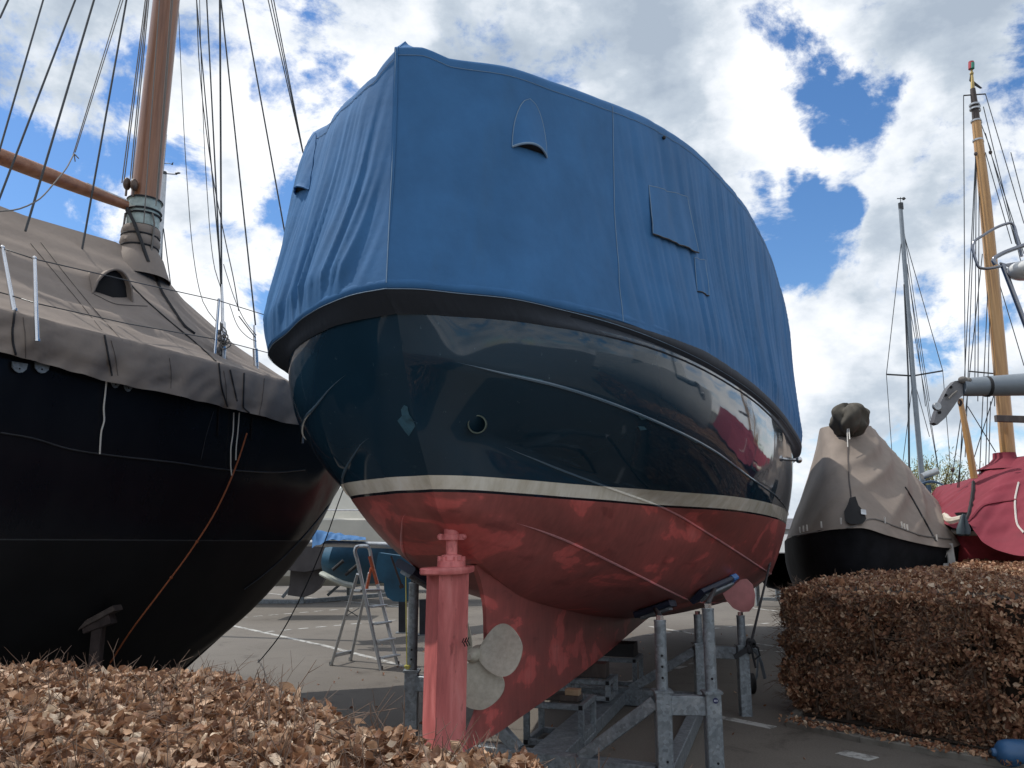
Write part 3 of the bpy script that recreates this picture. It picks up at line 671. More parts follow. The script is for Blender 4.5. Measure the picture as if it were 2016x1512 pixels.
# ================================================================== BLACK SAILING BARGE (left)
ST = np.array([-1.95, 11.0]); AF = np.array([-.616, -.788]); NB = np.array([.788, -.616])
def B(k, u, z): q = ST+AF*k+NB*u; return np.array([q[0], q[1], z])
def kuz(x, y, z): p = onz(x, y, z); q = p[:2]-ST; return q@AF, q@NB
hemp = [(0, 712), (100, 714), (170, 716), (200, 738), (270, 758), (350, 780), (450, 805), (520, 828), (597, 832)]
HZ = 3.05
hem_ku = np.array([kuz(x, y, HZ) for x, y in hemp])
def beamL(k): return float(np.interp(k, [-.2, 0, .5, 1, 2, 3, 4, 5, 6, 8, 10, 12, 14], [0, .1, .45, .72, 1.0, 1.22, 1.42, 1.58, 1.7, 1.85, 1.8, 1.5, .8]))
barge = thing('sailing_barge', 'large black-hulled sailing boat with a thick varnished wooden mast', 'sailing boat', (-4.5, 8, 0))
lev = [(-.12, 3.32, 1.0, 0), (.45, 2.6, 1.0, 1), (1.04, 1.72, .93, 2), (1.75, .99, .72, 3), (2.6, .36, .25, 4)]
kk = np.linspace(0, 1, 90)**1.4
m = MB()
for sg in (1, -1):
    base = []
    for k0, z, f, j in lev:
        row = []
        for t in kk:
            k = k0+(14-k0)*t; du = k-k0
            u = beamL(min(14, du*1.0+ (0 if j == 0 else 0)))*f if du > 0 else 0
            u = f*beamL(k-k0*(.75 if k-k0 < 8 else .75)-(-.12 if j == 0 else 0))*min(1, (du/.25)**.6 if du > 0 else 0)
            zz_ = z+(.12*math.exp(-k/1.5) if j == 0 else 0)
            row.append((k, u, zz_))
        base.append(row)
    base = np.array(base); G = []
    q5 = np.linspace(0, 1, 25)
    for i in range(len(kk)):
        c = herm(base[:, i], 25); G.append([B(p[0], sg*p[1], p[2]) for p in c])
    G = np.array(G).transpose(1, 0, 2); m.grid(G[::-1] if sg > 0 else G); 
    if sg > 0: top_edge = G[0]
    else: top_edge2 = G[0]
m.grid([[top_edge[i], top_edge2[i]] for i in range(len(kk))])
bh = m.obj('hull', BLKHULL, barge, True, 60); bbvh = BVHTree.FromPolygons([Vector(v) for v in np.vstack(m.v)], m.f)
m = MB(); m.tube([p+np.array([NB[0], NB[1], 0])*.0+[0, 0, -.14] for p in top_edge[3:-3]], .04, 8, True, 1.3); m.obj('rubbing_strake', wood('strake', (.035, .018, .012), (.06, .03, .02), (.09, .045, .03), (4, 4, 9), .5), barge)
seam([(0, 852), (60, 862), (140, 885), (230, 898), (340, 910), (450, 925), (540, 930), (600, 925)], .007, PLATE, 'plate_seam', bbvh, barge)
seam([(395, 905), (405, 860), (420, 810)], .004, PLATE, 'plate_seam', bbvh, barge)
seam([(655, 985), (620, 1030), (570, 1085), (520, 1130), (480, 1160)], .006, PLATE, 'plate_seam', bbvh, barge)
m = MB(); m.tube([B(k0-.02, 0, z) for k0, z in ((-.1, 3.2), (.45, 2.6), (1.04, 1.72), (1.75, .99), (2.6, .36), (3.2, .33))], .02, 8); m.obj('stem_band', BLKHULL, barge)
# cover with skirt
def smoothlist(P, n): return herm(P, n)
ks = np.linspace(0, 1, 300)
kend = 11.5; kst = .25
bc = thing('boat_cover', 'taupe canvas cover over the black sailing boat, tied round its mast foot', 'boat cover', (-4.5, 8, 3))
def zhem(k): # hem height along the boat
    return 3.02+.10*math.exp(-((k-5.6)/.9)**2)-.05*math.exp(-((k-2.2)/.8)**2)+.018*noise.noise(Vector((k*3, 0, 0)))
MK = 3.45                                # mast position
def ridge(k):
    P = np.array([(-.2, 3.35), (.3, 3.42), (1.2, 3.62), (2.2, 4.02), (2.9, 4.42), (3.25, 4.72), (3.7, 4.86), (4.6, 4.86), (6, 5.0), (8, 5.2), (12, 5.3)]); return float(np.interp(k, P[:, 0], P[:, 1]))
G = []
for side in (1, -1):
    G = []
    for t in ks:
        k = kst+(kend-kst)*t; row = []
        ub = beamL(k)+.05; zf = 3.43; rz = ridge(k)
        f1 = noise.noise(Vector((k*1.6, side, 0)))
        for v in np.linspace(0, 1, 12):  # skirt bottom up
            fo = (.35+.65*(1-v))*(.05*noise.noise(Vector((k*4+v*.8, 3, side)))+.022*(1-2.4*abs(noise.noise(Vector((k*5+v*2.2, 5+v*2.5, side))))))+.02*math.sin(v*3.1)
            row.append(B(k, side*(ub+.05+fo*1.2), zhem(k)+(zf-zhem(k))*v))
        for v in np.linspace(.03, 1, 40):
            u = (ub+.045)*(1-v); sag = -.13*math.sin(math.pi*v)*(1-.2*v)*min(1, (rz-zf)/.6)
            z = zf+(rz-zf)*v**1.08+sag
            # radiating wrinkles
            wv = .042*(1-abs(noise.noise(Vector((k*.55+v*.6, v*7-k*.45, 2*side))))*2.4)+.017*(1-abs(noise.noise(Vector((k*.9+v, v*15-k*1.0, 9))))*2.4)+.02*noise.noise(Vector((k*.8, v*2, 4)))
            z += wv*math.sin(math.pi*min(1, v*1.02))*min(1, (rz-zf)/.5); 
            row.append(B(k, side*max(0, u), z))
        G.append(row)
    mm = MB() if side == 1 else mm; mm.grid(np.array(G) if side > 0 else np.array(G)[::-1])
mc = mm.obj('cover_sheet', TAUPE, bc, True, 75); tbvh = BVHTree.FromPolygons([Vector(v) for v in np.vstack(mm.v)], mm.f)
# collar round the mast
mb = B(MK, 0, 4.7); 
def circ(c, r, seg=24, ph=0): return [(c[0]+r*math.cos(t+ph), c[1]+r*math.sin(t+ph), c[2]) for t in np.linspace(0, 2*math.pi, seg, endpoint=False)]
mm = MB(); rows = []
for z, r in ((4.50, .34), (4.62, .30), (4.74, .25), (4.82, .20), (4.86, .185), (4.90, .205), (4.95, .20), (4.985, .185), (5.02, .20), (5.07, .195), (5.09, .18)):
    rows.append([(mb[0]+(r+.012*noise.noise(Vector((t*3, z*14, 0))))*math.cos(t), mb[1]+(r+.012*noise.noise(Vector((t*3, z*14, 5))))*math.sin(t), z) for t in np.linspace(0, 2*math.pi, 40, endpoint=False)])
mm.grid(rows[::-1], True); cl = mm.obj('mast_collar', TAUPE, bc)
mm = MB()
for z, r in ((4.86, .19), (4.985, .19)): mm.tube(circ((mb[0], mb[1], z), r, 28)+circ((mb[0], mb[1], z), r, 28)[:1], .011, 5, False)
mm.obj('lashing', BLACKTAPE, cl)
seam([(302, 535), (318, 575), (340, 610), (365, 645), (382, 658)], .016, BLACKTAPE, 'strap')
seam([(232, 530), (270, 575), (330, 630), (390, 680), (425, 712)], .007, BLACKTAPE, 'seam')
seam([(60, 480), (110, 540), (160, 600), (200, 650)], .003, THREADT, 'seam')
seam([(80, 478), (140, 555), (190, 615), (240, 670)], .003, THREADT, 'seam')
seam([(185, 580), (235, 600), (290, 603)], .003, THREADT, 'seam')
for px in ([(28, 612), (24, 660), (32, 708)], [(205, 660), (212, 700), (220, 740)], [(430, 715), (435, 760), (447, 800)], [(452, 728), (466, 790)], [(480, 735), (478, 800), (492, 815)]): seam(px, .008, BLACKTAPE, 'slit_tape')
for px in ([(45, 625), (50, 705)], [(218, 670), (232, 740)], [(333, 705), (336, 765)], [(440, 730), (446, 800)], [(520, 745), (508, 825)]): seam([px[0], ((px[0][0]+px[1][0])/2+2, (px[0][1]+px[1][1])/2), px[1]], .003, THREADT, 'seam')
# hooded vent on the cover
q, nn = hit(215, 575, tbvh)
mm = MB(); G = []
a0, _ = hit(182, 577, tbvh); b0, _ = hit(261, 594, tbvh); back, _ = hit(172, 525, tbvh); t_ = b0-a0
for t in np.linspace(0, 1, 14):
    row = []
    for v in np.linspace(0, 1, 14):
        arch = a0+t_*v+np.array([0, 0, .27*math.sin(math.pi*v)**.55])+np.array([NB[0], NB[1], 0])*.05*math.sin(math.pi*v)
        q_ = arch*(1-t)+(back*.8+(a0+t_*v)*.2)*t; row.append(q_)
    G.append(row)
mm.grid(G); vh = mm.obj('vent_hood', TAUPE, bc, True, 75)
mm = MB(); mm.tube(G[0], .012, 6); mm.obj('hood_rim', TAUPE, vh)
mm = MB(); arr = np.array(G[2]); mm.add(np.vstack([arr, arr[::-1]*0+(a0+b0)/2]), [(i, i+1, 14) for i in range(13)]); mm.obj('mouth', BLACKIN, vh)
# mast, part of the barge
mx, my = mb[0], mb[1]
def mp(z, r=.15): return (mx+.004*(z-4)*1.0, my+.01*(z-4), z)
m = MB(); m.tube([mp(z) for z in (4.2, 5, 6, 7.5, 9, 12, 15)], [.152, .152, .15, .146, .14, .13, .11], 28); mast = m.obj('mast', WOOD, barge)
zb = at(272, 415, my)[2]
m = MB(); m.grid([circ(mp(zb+dz), r, 28) for dz, r in ((-.20, .158), (-.20, .168), (.0, .168), (.1, .166), (.1, .18), (.12, .18), (.12, .158))], True)
bandm = simple('chipped pale green paint', (.33, .40, .38), .6, .1, .35, 9)
band = m.obj('mast_band', bandm, mast)
m = MB()
for z in (zb+.11, zb-.07, zb-.02): m.tube(circ(mp(z), .178, 28)+circ(mp(z), .178, 28)[:1], .011, 6, False)
m.tube([at(250, 410, my-.2), at(265, 440, my-.21), at(280, 480, my-.2), at(292, 515, my-.2)], .018, 6); m.obj('lashing', BLACKTAPE, mast)
m = MB()
for (x, y) in ((250, 362), (264, 364)):
    c = at(x, y, my-.18); m.ball(c, .062, 12, (.6, .9, 1.15)); m.tube([c+[0, 0, -.06], c+[0, 0, -.14]], .012, 6)
m.obj('pulley_block', wood('block wood', (.03, .018, .012), (.07, .04, .025), (.12, .07, .045), (5, 5, 5), .5), mast)
m = MB(); m.tube([at(247, 420, my-.1), at(243, 450, my-.15), at(246, 478, my-.15), at(252, 470, my-.15), at(250, 440, my-.15)], .012, 6); m.tube([at(300, 420, my-.1), at(304, 440, my-.1), at(300, 480, my-.1), at(294, 510, my-.1)], .01, 6); m.obj('loose_rope', ROPEG, mast)
# boom
p0 = at(-150, 250, 6.6); p1 = at(250, 405, my-.16)
m = MB(); t = (p1-p0); m.tube([p0+t*k for k in np.linspace(0, 1, 8)], [.075, .078, .08, .08, .078, .072, .062, .05], 16); bo = m.obj('boom', WOODB, barge)
m = MB(); m.beam(p0+t*.76+[0, 0, .06], p0+t*.99+[0, 0, .045], .07, .02); m.obj('boom_plate', ALU, bo)
# shrouds and halyards: from low point to masthead region (real lines running past the top of the frame)
def wire(a, Ya, b, Yb, r=.007, ext=.9, name='shroud', mat=WIRE, sag=0, mid=None):
    p = at(*a, Ya); q = at(*b, Yb); e_ = q+(q-p)*ext; P = [p, q, e_] if not sag else None
    if sag: P = [p+(q-p)*t+np.array([0, 0, -sag*math.sin(math.pi*t)]) for t in np.linspace(0, 1, 16)]
    m = MB(); m.tube(P, r, 6); return m.obj(name, mat, barge)
wire((0, 35), 6.5, (16, 0), 6.6, .009); wire((-40, 430), 6.6, (85, 0), 7.4, .009); wire((-20, 440), 6.8, (148, 0), 7.6, .01); wire((50, 455), 7.0, (185, 0), 7.7, .011)
wire((160, 500), 7.6, (249, 0), 8.0, .010); wire((148, 300), 7.7, (242, 0), 8.0, .005, name='halyard', mat=ROPEG); wire((143, 308), 7.7, (237, 0), 8.0, .005, name='halyard', mat=ROPEG)
m = MB(); m.tube(herm([tuple(at(146, 303, 7.7)), tuple(at(120, 345, 7.3)), tuple(at(80, 390, 7)), tuple(at(35, 412, 6.8)), tuple(at(-5, 416, 6.6))], 20), .007, 6)
for d_ in ((148, 318), (155, 312), (150, 306)): m.tube([at(146, 303, 7.7), at(*d_, 7.7)], .006, 5)
m.obj('halyard', ROPEG, barge)
for a, b in (((240, 360), (286, 0)), ((245, 352), (289, 0)), ((256, 355), (290, 0)), ((260, 352), (293, 0)), ((283, 440), (314, 0)), ((307, 405), (337, 0)), ((310, 395), (340, 0))):
    wire(a, my-.24, b, my-.22, .006, name='halyard', mat=ROPEG)
zfi = lambda k: B(k, beamL(k)-.03, 3.5)
c1 = 8.15; c2 = 8.75
wire((437, 560), c1, (387, 0), 8.5, .007); 
wire((437, 600), c1, (407, 0), 8.4, .0085); wire((436, 600), c1, (432, 0), 8.4, .007); wire((437, 600), c1, (434, 0), 8.4, .006); wire((503, 640), c2, (435, 0), 8.6, .009)
wire((562, 465), 9.5, (478, 0), 9.2, .010); 
for dx in (0, 5, 9): wire((596+dx*.3, 300+dx), 10.5, (528+dx*1.2, 0), 10, .008)
wire((505, 660), c2, (440, 520), c1+.2, .004, sag=.12, name='halyard')
wire((470, 622), 8.5, (503, 665), 8.7, .006, 0, 'halyard')
def slack(px, Y, r, name='halyard', mat=WIRE):
    m = MB(); m.tube(herm([tuple(at(x, y, Y)) for x, y in px], 40), r, 5); return m.obj(name, mat, barge)
slack([(345, -180), (351, 0), (357, 150), (368, 350), (384, 525), (402, 600), (425, 632)], 8.5, .0045)
slack([(388, -180), (393, 0), (398, 180), (408, 380), (422, 525), (436, 570)], 8.4, .0045)
slack([(380, -180), (387, 0), (392, 120), (418, 340), (445, 480), (462, 560), (470, 612)], 8.4, .006)
slack([(452, 600), (470, 645), (495, 668), (505, 672)], 8.3, .004)
# turnbuckles and chainplates on top of the cover edge
for (x0, y0, x1, y1, Yc) in ((440, 712, 437, 560, c1), (505, 735, 500, 640, c2)):
    m = MB(); p = at(x0, y0, Yc); q = at(x1, y1, Yc); t = q-p
    m.tube([p+t*k for k in (0, .12, .14, .5, .52, .75, 1)], [.02, .02, .03, .03, .016, .016, .009], 10); tb = m.obj('turnbuckle', STEEL, barge)
    m = MB(); m.beam(p+[0, 0, -.12], p+[0, 0, .12], .03, .05, (0, 1, 0)); m.obj('clevis', ALU, tb)
m = MB()
for k in range(9): m.ball(at(436+random.uniform(-6, 7), 640+k*7, c1-.03), random.uniform(.018, .034), 7, (.8, .7, 1.2))
for k in range(4): m.tube(herm([tuple(at(436, 640+k*10, c1-.05)), tuple(at(446+k*3, 655+k*8, c1-.08)), tuple(at(440, 670+k*6, c1-.06)), tuple(at(433, 660+k*6, c1-.04))], 10), .007, 5)
m.obj('rope_coil', ROPEG, barge)
# guard rail
def stan(a, b, Y, r=.015):
    m = MB(); p = at(*b, Y); q = at(*a, Y); m.tube([p, q], [r*1.15, r*.85], 12); m.ball(q, r*1.1, 8); m.tube([p+[0, 0, .0], p+[0, 0, .02]], r*1.35, 12); return m.obj('stanchion', STEEL, barge)
stan((5, 487), (28, 612), 5.95, .0165); stan((68, 508), (73, 672), 5.9, .016); stan((431, 590), (421, 715), 8.0)
m = MB(); m.tube([at(-60, 470, 5.7), at(5, 489, 5.95), at(68, 510, 5.9), at(250, 552, 6.9), at(431, 592, 8.0), at(560, 632, 8.9)], .005, 5); m.obj('guard_wire', WIRE, barge)
m = MB(); m.tube([at(-60, 560, 5.7), at(16, 580, 5.95), at(70, 597, 5.9), at(250, 637, 6.85), at(425, 668, 8.0), at(560, 703, 8.9)], .005, 5); m.obj('guard_wire', WIRE, barge)
# chainplate tabs below hem
for x, y in ((33, 719), (77, 720), (222, 750), (247, 757)):
    q, nn = hit(x, y+4, bbvh)
    if q is None: continue
    q = q+nn*.03; m = MB(); c = [(-.055, .04), (-.05, -.01), (-.025, -.04), (.0, -.05), (.025, -.04), (.05, -.01), (.055, .04)]
    m.prism([q+np.array([AF[0], AF[1], 0])*-a*(1 if x < 100 else .7)+np.array([0, 0, b*.9]) for a, b in c], nn*.012); tb = m.obj('chainplate', GALV, barge, False)
    m = MB(); e_ = q+nn*.0125+np.array([0, 0, -.012]); m.tube([e_, e_+nn*.003], .007, 8); m.obj('eye', BLACKIN, tb, False)
for (x, y0, y1) in ((432, 800, 858), (497, 822, 866), (597, 836, 872)):
    a, na = hit(x, y0, bbvh); b, nb = hit(x-3, y1, bbvh)
    if a is None or b is None: continue
    m = MB(); m.beam(a+na*.012, b+nb*.012, .035, .01, na); m.obj('chainplate', BLKHULL if x < 590 else ALU, barge)
# hanging ropes
def hang(px, mat, r, lab, tree=bbvh, off=.03):
    P = []
    for x, y in herm(px, 24):
        q, nn = hit(x, y, tree); 
        if q is None: continue
        P.append(q+nn*off)
    if len(P) > 2:
        m = MB(); m.tube(P, r, 6); o = m.obj('rope', mat); tag(o, lab, 'rope')
hang([(206, 742), (203, 775), (200, 805), (201, 825), (195, 850), (192, 893)], ROPEW, .007, 'short white rope hanging down the black hull near the left edge')
hang([(456, 812), (455, 845), (450, 890), (450, 915), (452, 935)], ROPEW, .006, 'thin white cord hanging beside the orange rope on the black hull')
hang([(467, 812), (464, 850), (461, 880), (460, 905)], ROPEW, .006, 'shorter white cord hanging just right of the longer white one')
m = MB(); P = [at(482, 852, 8.5), at(465, 905, 8.3), at(430, 985, 7.8), at(370, 1085, 7), at(300, 1190, 6), at(225, 1290, 4.6)]; 
P2 = []
for q in herm(P, 40):
    P2.append(q)
px_o = [(482, 852), (465, 905), (445, 955), (418, 1010), (372, 1082), (310, 1165), (250, 1245), (215, 1300)]
P = []
for x, y in herm(px_o, 50):
    q, nn = hit(x, y, bbvh); r = ray(x, y)
    P.append((np.array(q)+nn*.03) if q is not None else None)
P = [p for p in P if p is not None]
m.tube(P, .008, 6)
for k in (22, 30):
    if k < len(P): m.ball(P[k], .016, 6)
o = m.obj('orange_rope', ROPEO); tag(o, 'long orange-brown rope running down the black hull to the ground', 'rope')
# keel bracket / prop of the barge (rusty)
pr_ = thing('hull_prop', 'rusty steel prop with an angled wooden pad under the black boat', 'hull prop', tuple(onz(195, 1400, 0)))
RUST = simple('rusty dark steel', (.045, .032, .03), .8, .2, .4, 12)
q, nn = hit(190, 1222, bbvh); q = q+nn*.05
m = MB(); m.beam(q+np.array([0, 0, -.02]), (q[0], q[1], 0), .09, .09, (0, 1, 0)); m.obj('post', RUST, pr_, True, 30)
m = MB(); a = at(150, 1240, q[1]); b = at(232, 1196, q[1]); m.beam(a, b, .16, .05); m.obj('pad', WOODD, pr_, True, 30)
m = MB(); m.beam(at(168, 1236, q[1]), at(222, 1216, q[1]), .12, .10); m.obj('bracket', RUST, pr_, True, 30)
# mooring line in the gap, black
m = MB(); m.tube(herm([tuple(at(700, 900, 9.8)), tuple(at(668, 985, 9.7)), tuple(at(640, 1065, 9.6)), tuple(at(595, 1170, 9.4)), tuple(at(545, 1260, 9.0)), tuple(onz(508, 1300, .02))], 30), .007, 5); o = m.obj('power_cable', BLACKTAPE); tag(o, 'thin black cable sagging from the gap between the boats to the asphalt', 'cable')

# ================================================================== THINGS BEHIND, seen between the two hulls
# metal mast with wind vane
mm_ = thing('mast', 'grey metal mast with a wind vane, standing close behind the wooden mast', 'mast', tuple(at(300, 560, 16)[:2])+(0,))
m = MB(); P = [at(323, 345, 16), at(308, 556, 16)]; b_ = P[1]+(P[1]-P[0])*2.0; m.tube([b_, P[1], P[0]], [.085, .08, .055], 12); mt_ = m.obj('spar', ALU, mm_)
m = MB(); c = P[0]; m.tube([c, c+[0, 0, .08]], .05, 10); m.tube([c+[0, 0, .04], c+[.28, 0, .02]], .012, 6); m.ball(c+np.array([.29, 0, .05]), .04, 8, (1.6, .4, .6)); m.tube([c+[-.09, 0, .02], c+[-.09, 0, .12]], .03, 6); m.tube([c+[-.02, 0, .05], c+[-.02, 0, .95]], .005, 5); m.tube([c+[-.12, 0, .28], c+[.12, 0, .27]], .008, 5); m.prism([c+[.12, 0, .25], c+[.17, 0, .24], c+[.17, 0, .31]], (0, .01, 0)); m.obj('wind_vane', WIRE, mm_)
m = MB(); m.tube([at(322, 450, 16), at(338, 575, 16)], .012, 5); m.tube([at(320, 460, 16), at(318, 570, 16)], .008, 5); m.obj('shroud', WIRE, mm_)
# white cabin boat behind
BEIGE = simple('cream gelcoat', (.52, .51, .45), .4, 0, .08, 2)
wb = thing('cabin_cruiser', 'white cabin boat far behind, seen in the gap between the two hulls', 'boat', (-5.5, 24, 0))
m = MB(); z0 = at(650, 1066, 24)[2]
Ph = []
for k in np.linspace(0, 1, 24):
    x = -8.5+8.5*k; u = 1.25*math.sin(math.pi*min(1, k*.5+.42)) if k > .05 else 1.2
    Ph.append([(x, 24-u*f, z) for f, z in ((.25, .5), (.75, .8), (.95, 1.4), (1, 2.1), (1.02, 2.35), (.98, 2.4))])
m.grid(Ph); m.grid([[(r[5][0], r[5][1], 2.4), (r[5][0], 26, 2.4)] for r in Ph]); m.add([Ph[0][j] for j in range(6)]+[(Ph[0][5][0], 26, 2.4), (Ph[0][0][0], 26, .5)], [tuple(range(8))]); m.obj('hull', BEIGE, wb)
m = MB(); m.prism([(-8, 23.2, 2.4), (-2.4, 23.2, 2.4), (-2.9, 23.4, 3.25), (-7.6, 23.4, 3.3)], (0, 1.8, 0)); cab = m.obj('cabin', BEIGE, wb, True, 30)
simple('smoked glass', (.02, .025, .03), .1)
m = MB(); m.tube([(-8.4, 22.85, 2.62), (-.8, 22.9, 2.62)], .03, 8); 
for k in range(6): m.tube([(-8.2+k*1.4, 22.9, 2.38), (-8.2+k*1.4, 22.88, 2.62)], .02, 6)
m.obj('handrail', STEEL, wb)
# dark hull with fin keel on second cradle
fh = thing('keelboat', 'dark grey keel boat with a broad fin, on a cradle beyond the gap', 'boat', tuple(onz(610, 1175, 0)))
Yd = 19.0
m = MB(); out = [(470, 1068), (650, 1066), (646, 1085), (640, 1100), (628, 1120), (600, 1126), (560, 1122), (500, 1110)]
m.prism([at(x, y, Yd) for x, y in out], (0, 1.2, 0)); m.obj('hull', DARKHULL, fh, True, 30)
m = MB(); out = [(572, 1120), (640, 1120), (638, 1140), (628, 1158), (612, 1170), (598, 1176), (566, 1172), (570, 1150)]; m.prism([at(x, y, Yd+.4) for x, y in out], (0, .25, 0)); m.obj('fin_keel', DARKHULL, fh, True, 30)
c2_ = thing('boat_cradle', 'pale grey cradle holding the dark keel boat beyond the gap', 'boat cradle', tuple(onz(595, 1188, 0)))
Yk = onz(595, 1188, 0)[1]
def mem2(name, a, b, w, Ya=None, Yb=None): m = MB(); m.beam(at(*a, Ya or Yk), at(*b, Yb or Yk), w, w); m.obj(name, GALV, c2_, True, 30)
mem2('base_beam', (500, 1184), (588, 1186), .12); mem2('post', (596, 1114), (594, 1189), .11); mem2('brace', (556, 1176), (588, 1138), .08); mem2('side_beam', (600, 1184), (770, 1170), .12, Yk+.1, Yk+2.5); mem2('brace', (524, 1172), (512, 1160), .08); mem2('post', (686, 1132), (686, 1174), .1, Yk+2, Yk+2); mem2('brace', (645, 1172), (672, 1148), .08, Yk+1.5, Yk+1.5)
m = MB(); m.beam(at(606, 1135, Yk-.1), at(616, 1135, Yk-.1), .1, .14); m.tube([at(598, 1118, Yk-.1), at(604, 1112, Yk-.1), at(606, 1130, Yk-.1)], .02, 6); m.obj('hose_box', simple('grey plastic', (.3, .31, .3), .6), c2_)
# blue hull with rudder
bb = thing('blue_boat', 'blue-bottomed boat with a big blue rudder behind the stepladder', 'boat', tuple(at(750, 1190, 16)[:2])+(0,))
Yb_ = 15.5
m = MB(); G = []
for k, (x0, y0, x1, y1, Y) in enumerate([(640, 1078, 636, 1128, 14.6), (655, 1076, 650, 1136, 14.5), (690, 1074, 675, 1146, 14.6), (730, 1072, 705, 1150, 14.9), (800, 1070, 760, 1148, 15.6), (870, 1068, 830, 1140, 16.6), (960, 1066, 930, 1130, 18)]):
    p = at(x0, y0, Y); q = at(x1, y1, Y+.35); G.append([p+(q-p)*t+np.array([0, -.22*math.sin(math.pi*t), 0]) for t in np.linspace(0, 1, 8)])
m.grid(G); m.add([G[0][j] for j in range(8)]+[G[0][7]+[1.2, 1.2, 0], G[0][0]+[1.2, 1.2, 0]], [tuple(range(10))]); m.obj('hull', CYAN, bb)
m = MB(); P = [at(634, 1129, 14.55), at(652, 1138, 14.45), at(676, 1149, 14.5), at(694, 1153, 14.6)]; m.tube(herm(P, 12), .075, 8, True, .6); m.obj('chine_guard', PALEBLUE, bb)
for (a, b) in (((655, 1122), (676, 1104)), ((680, 1132), (704, 1112))): m = MB(); m.tube([at(*a, 14.3), at(*b, 14.3)], .03, 8); m.obj('strut', RUBBER, bb)
m = MB(); out = [(745, 1088), (800, 1096), (812, 1120), (812, 1160), (808, 1178), (795, 1185), (775, 1184), (762, 1176), (756, 1160), (756, 1148), (742, 1140), (740, 1115)]; m.prism([at(x, y, 13.6) for x, y in out], (.05, .14, 0)); rd_ = m.obj('rudder', CYAN, bb, True, 30)
m = MB(); m.tube([at(770, 1095, 13.4), at(790, 1152, 13.4)], .018, 6); m.tube([at(789, 1151, 13.4), at(792, 1158, 13.4)], .04, 6); m.obj('tie_rod', RUST, rd_)
# platform pole, folded blue tarp
m = MB(); m.tube([at(600, 1069, 13.9), at(860, 1076, 13.9)], .055, 14); o = m.obj('long_pole', ALU); tag(o, 'long pale metal pole lying level above the blue boat', 'pole')
m = MB(); G = []
for i, t in enumerate(np.linspace(0, 1, 40)):
    row = []
    for j, v in enumerate(np.linspace(0, 1, 16)):
        x = 614+106*t; y = 1063-22*math.sin(math.pi*min(1, v*1.0))*(1-.75*t)*.9
        if t < .3 and v < .3: y += 18*(1-t/.3)*(1-v/.3)*.9
        p = at(x, y, 13.85-.15+.5*v); p[2] += .03*noise.noise(Vector((t*9, v*5, 0))); p[1] += .06*noise.noise(Vector((t*12, v*4, 3))); row.append(p)
    G.append(row)
m.grid(G); o = m.obj('tarpaulin', fabric('bright blue tarp', (.05, .15, .33))); tag(o, 'crumpled bright blue tarpaulin lying on the long pole', 'tarpaulin')
# two dark posts beyond
for i, (x, y0, y1, Y) in enumerate(((792, 1150, 1246, 15.5), (833, 1180, 1250, 15.3))):
    r = thing('support_post', ('dark steel post standing behind the blue rudder', 'dark steel post half hidden behind the red rudder')[i], 'post', tuple(onz(x, y1, 0)), 'dark posts under the blue boat'); Yq = onz(x, y1, 0)[1]
    m = MB(); m.beam(onz(x, y1, 0), at(x, y0, Yq), .13, .13, (0, 1, 0)); m.obj('shaft', simple('dark steel %d' % i, (.03, .035, .045), .5, .3), r, True, 30)
    m = MB(); m.beam(onz(x, y1, 0)+[0, 0, 0], onz(x, y1, 0)+[0, 0, .015], .24, .24, (0, 1, 0)); m.obj('foot_plate', GALV, r, True, 30)

# ------------------------------------------------------------------ step ladder
ld = thing('stepladder', 'aluminium stepladder with one orange side, standing open on the asphalt', 'stepladder', tuple(onz(715, 1310, 0)))
g0 = [onz(652, 1310, 0), onz(690, 1301, 0), onz(750, 1319, 0), onz(783, 1309, 0)]
Yn, Yf = g0[2][1], g0[3][1]
def seg(name, P, w, mat, h=None): m = MB(); m.beam(P[0], P[1], w*1.3, h or w*.75, (1, 0, 0)); return m.obj(name, mat, ld, True, 30)
hN = at(712, 1135, Yn-.02); hF = at(733, 1127, Yf)
seg('rear_leg', (g0[0], at(704, 1130, Yn)), .05, ALU); seg('rear_leg', (g0[1], at(727, 1128, Yf+.02)), .05, ALU)
tN = at(700, 1086, Yn); tF = at(724, 1083, Yf)
fl = seg('front_leg', (g0[2], at(703, 1100, Yn)), .055, ALU); seg('front_leg', (g0[3], at(743, 1150, Yf)), .055, ALU); seg('front_leg', (at(743, 1150, Yf), at(728, 1095, Yf)), .058, LADRED)
m = MB(); m.tube(herm([tuple(at(709, 1125, Yn)), tuple(at(703, 1100, Yn)), tuple(at(699, 1084, Yn)), tuple(at(702, 1077, Yn)), tuple(at(713, 1075, (Yn+Yf)/2)), tuple(at(724, 1076, Yf)), tuple(at(728, 1083, Yf)), tuple(at(731, 1100, Yf)), tuple(at(735, 1118, Yf))], 40), .026, 8); m.obj('handrail', ALU, ld)
seg('hinge_arm', (at(731, 1118, Yf), at(722, 1160, Yf)), .045, LADRED)
for (x0, y0, x1, y1) in ((703, 1162, 744, 1161), (727, 1195, 756, 1191), (735, 1229, 765, 1224), (742, 1263, 773, 1257), (748, 1296, 782, 1289)):
    p = at(x0, y0, Yn-.02); q = at(x1, y1, Yf-.02); m = MB(); m.beam(p, q, .11, .025, (0, 0, 1)); m.obj('step', ALU, ld, True, 30)
seg('rear_rung', (at(660, 1290, g0[0][1]), at(692, 1283, g0[1][1])), .04, ALU)
m = MB(); m.tube([at(683, 1212, Yn), at(707, 1197, Yf)], .007, 5); m.tube([at(684, 1201, Yn), at(704, 1213, Yf)], .007, 5); m.obj('cross_stay', WIRE, ld)
for gg in g0: m = MB(); m.beam(gg, gg+[0, 0, .05], .06, .045, (1, 0, 0)); m.obj('rubber_foot', RUBBER, ld, True, 30)

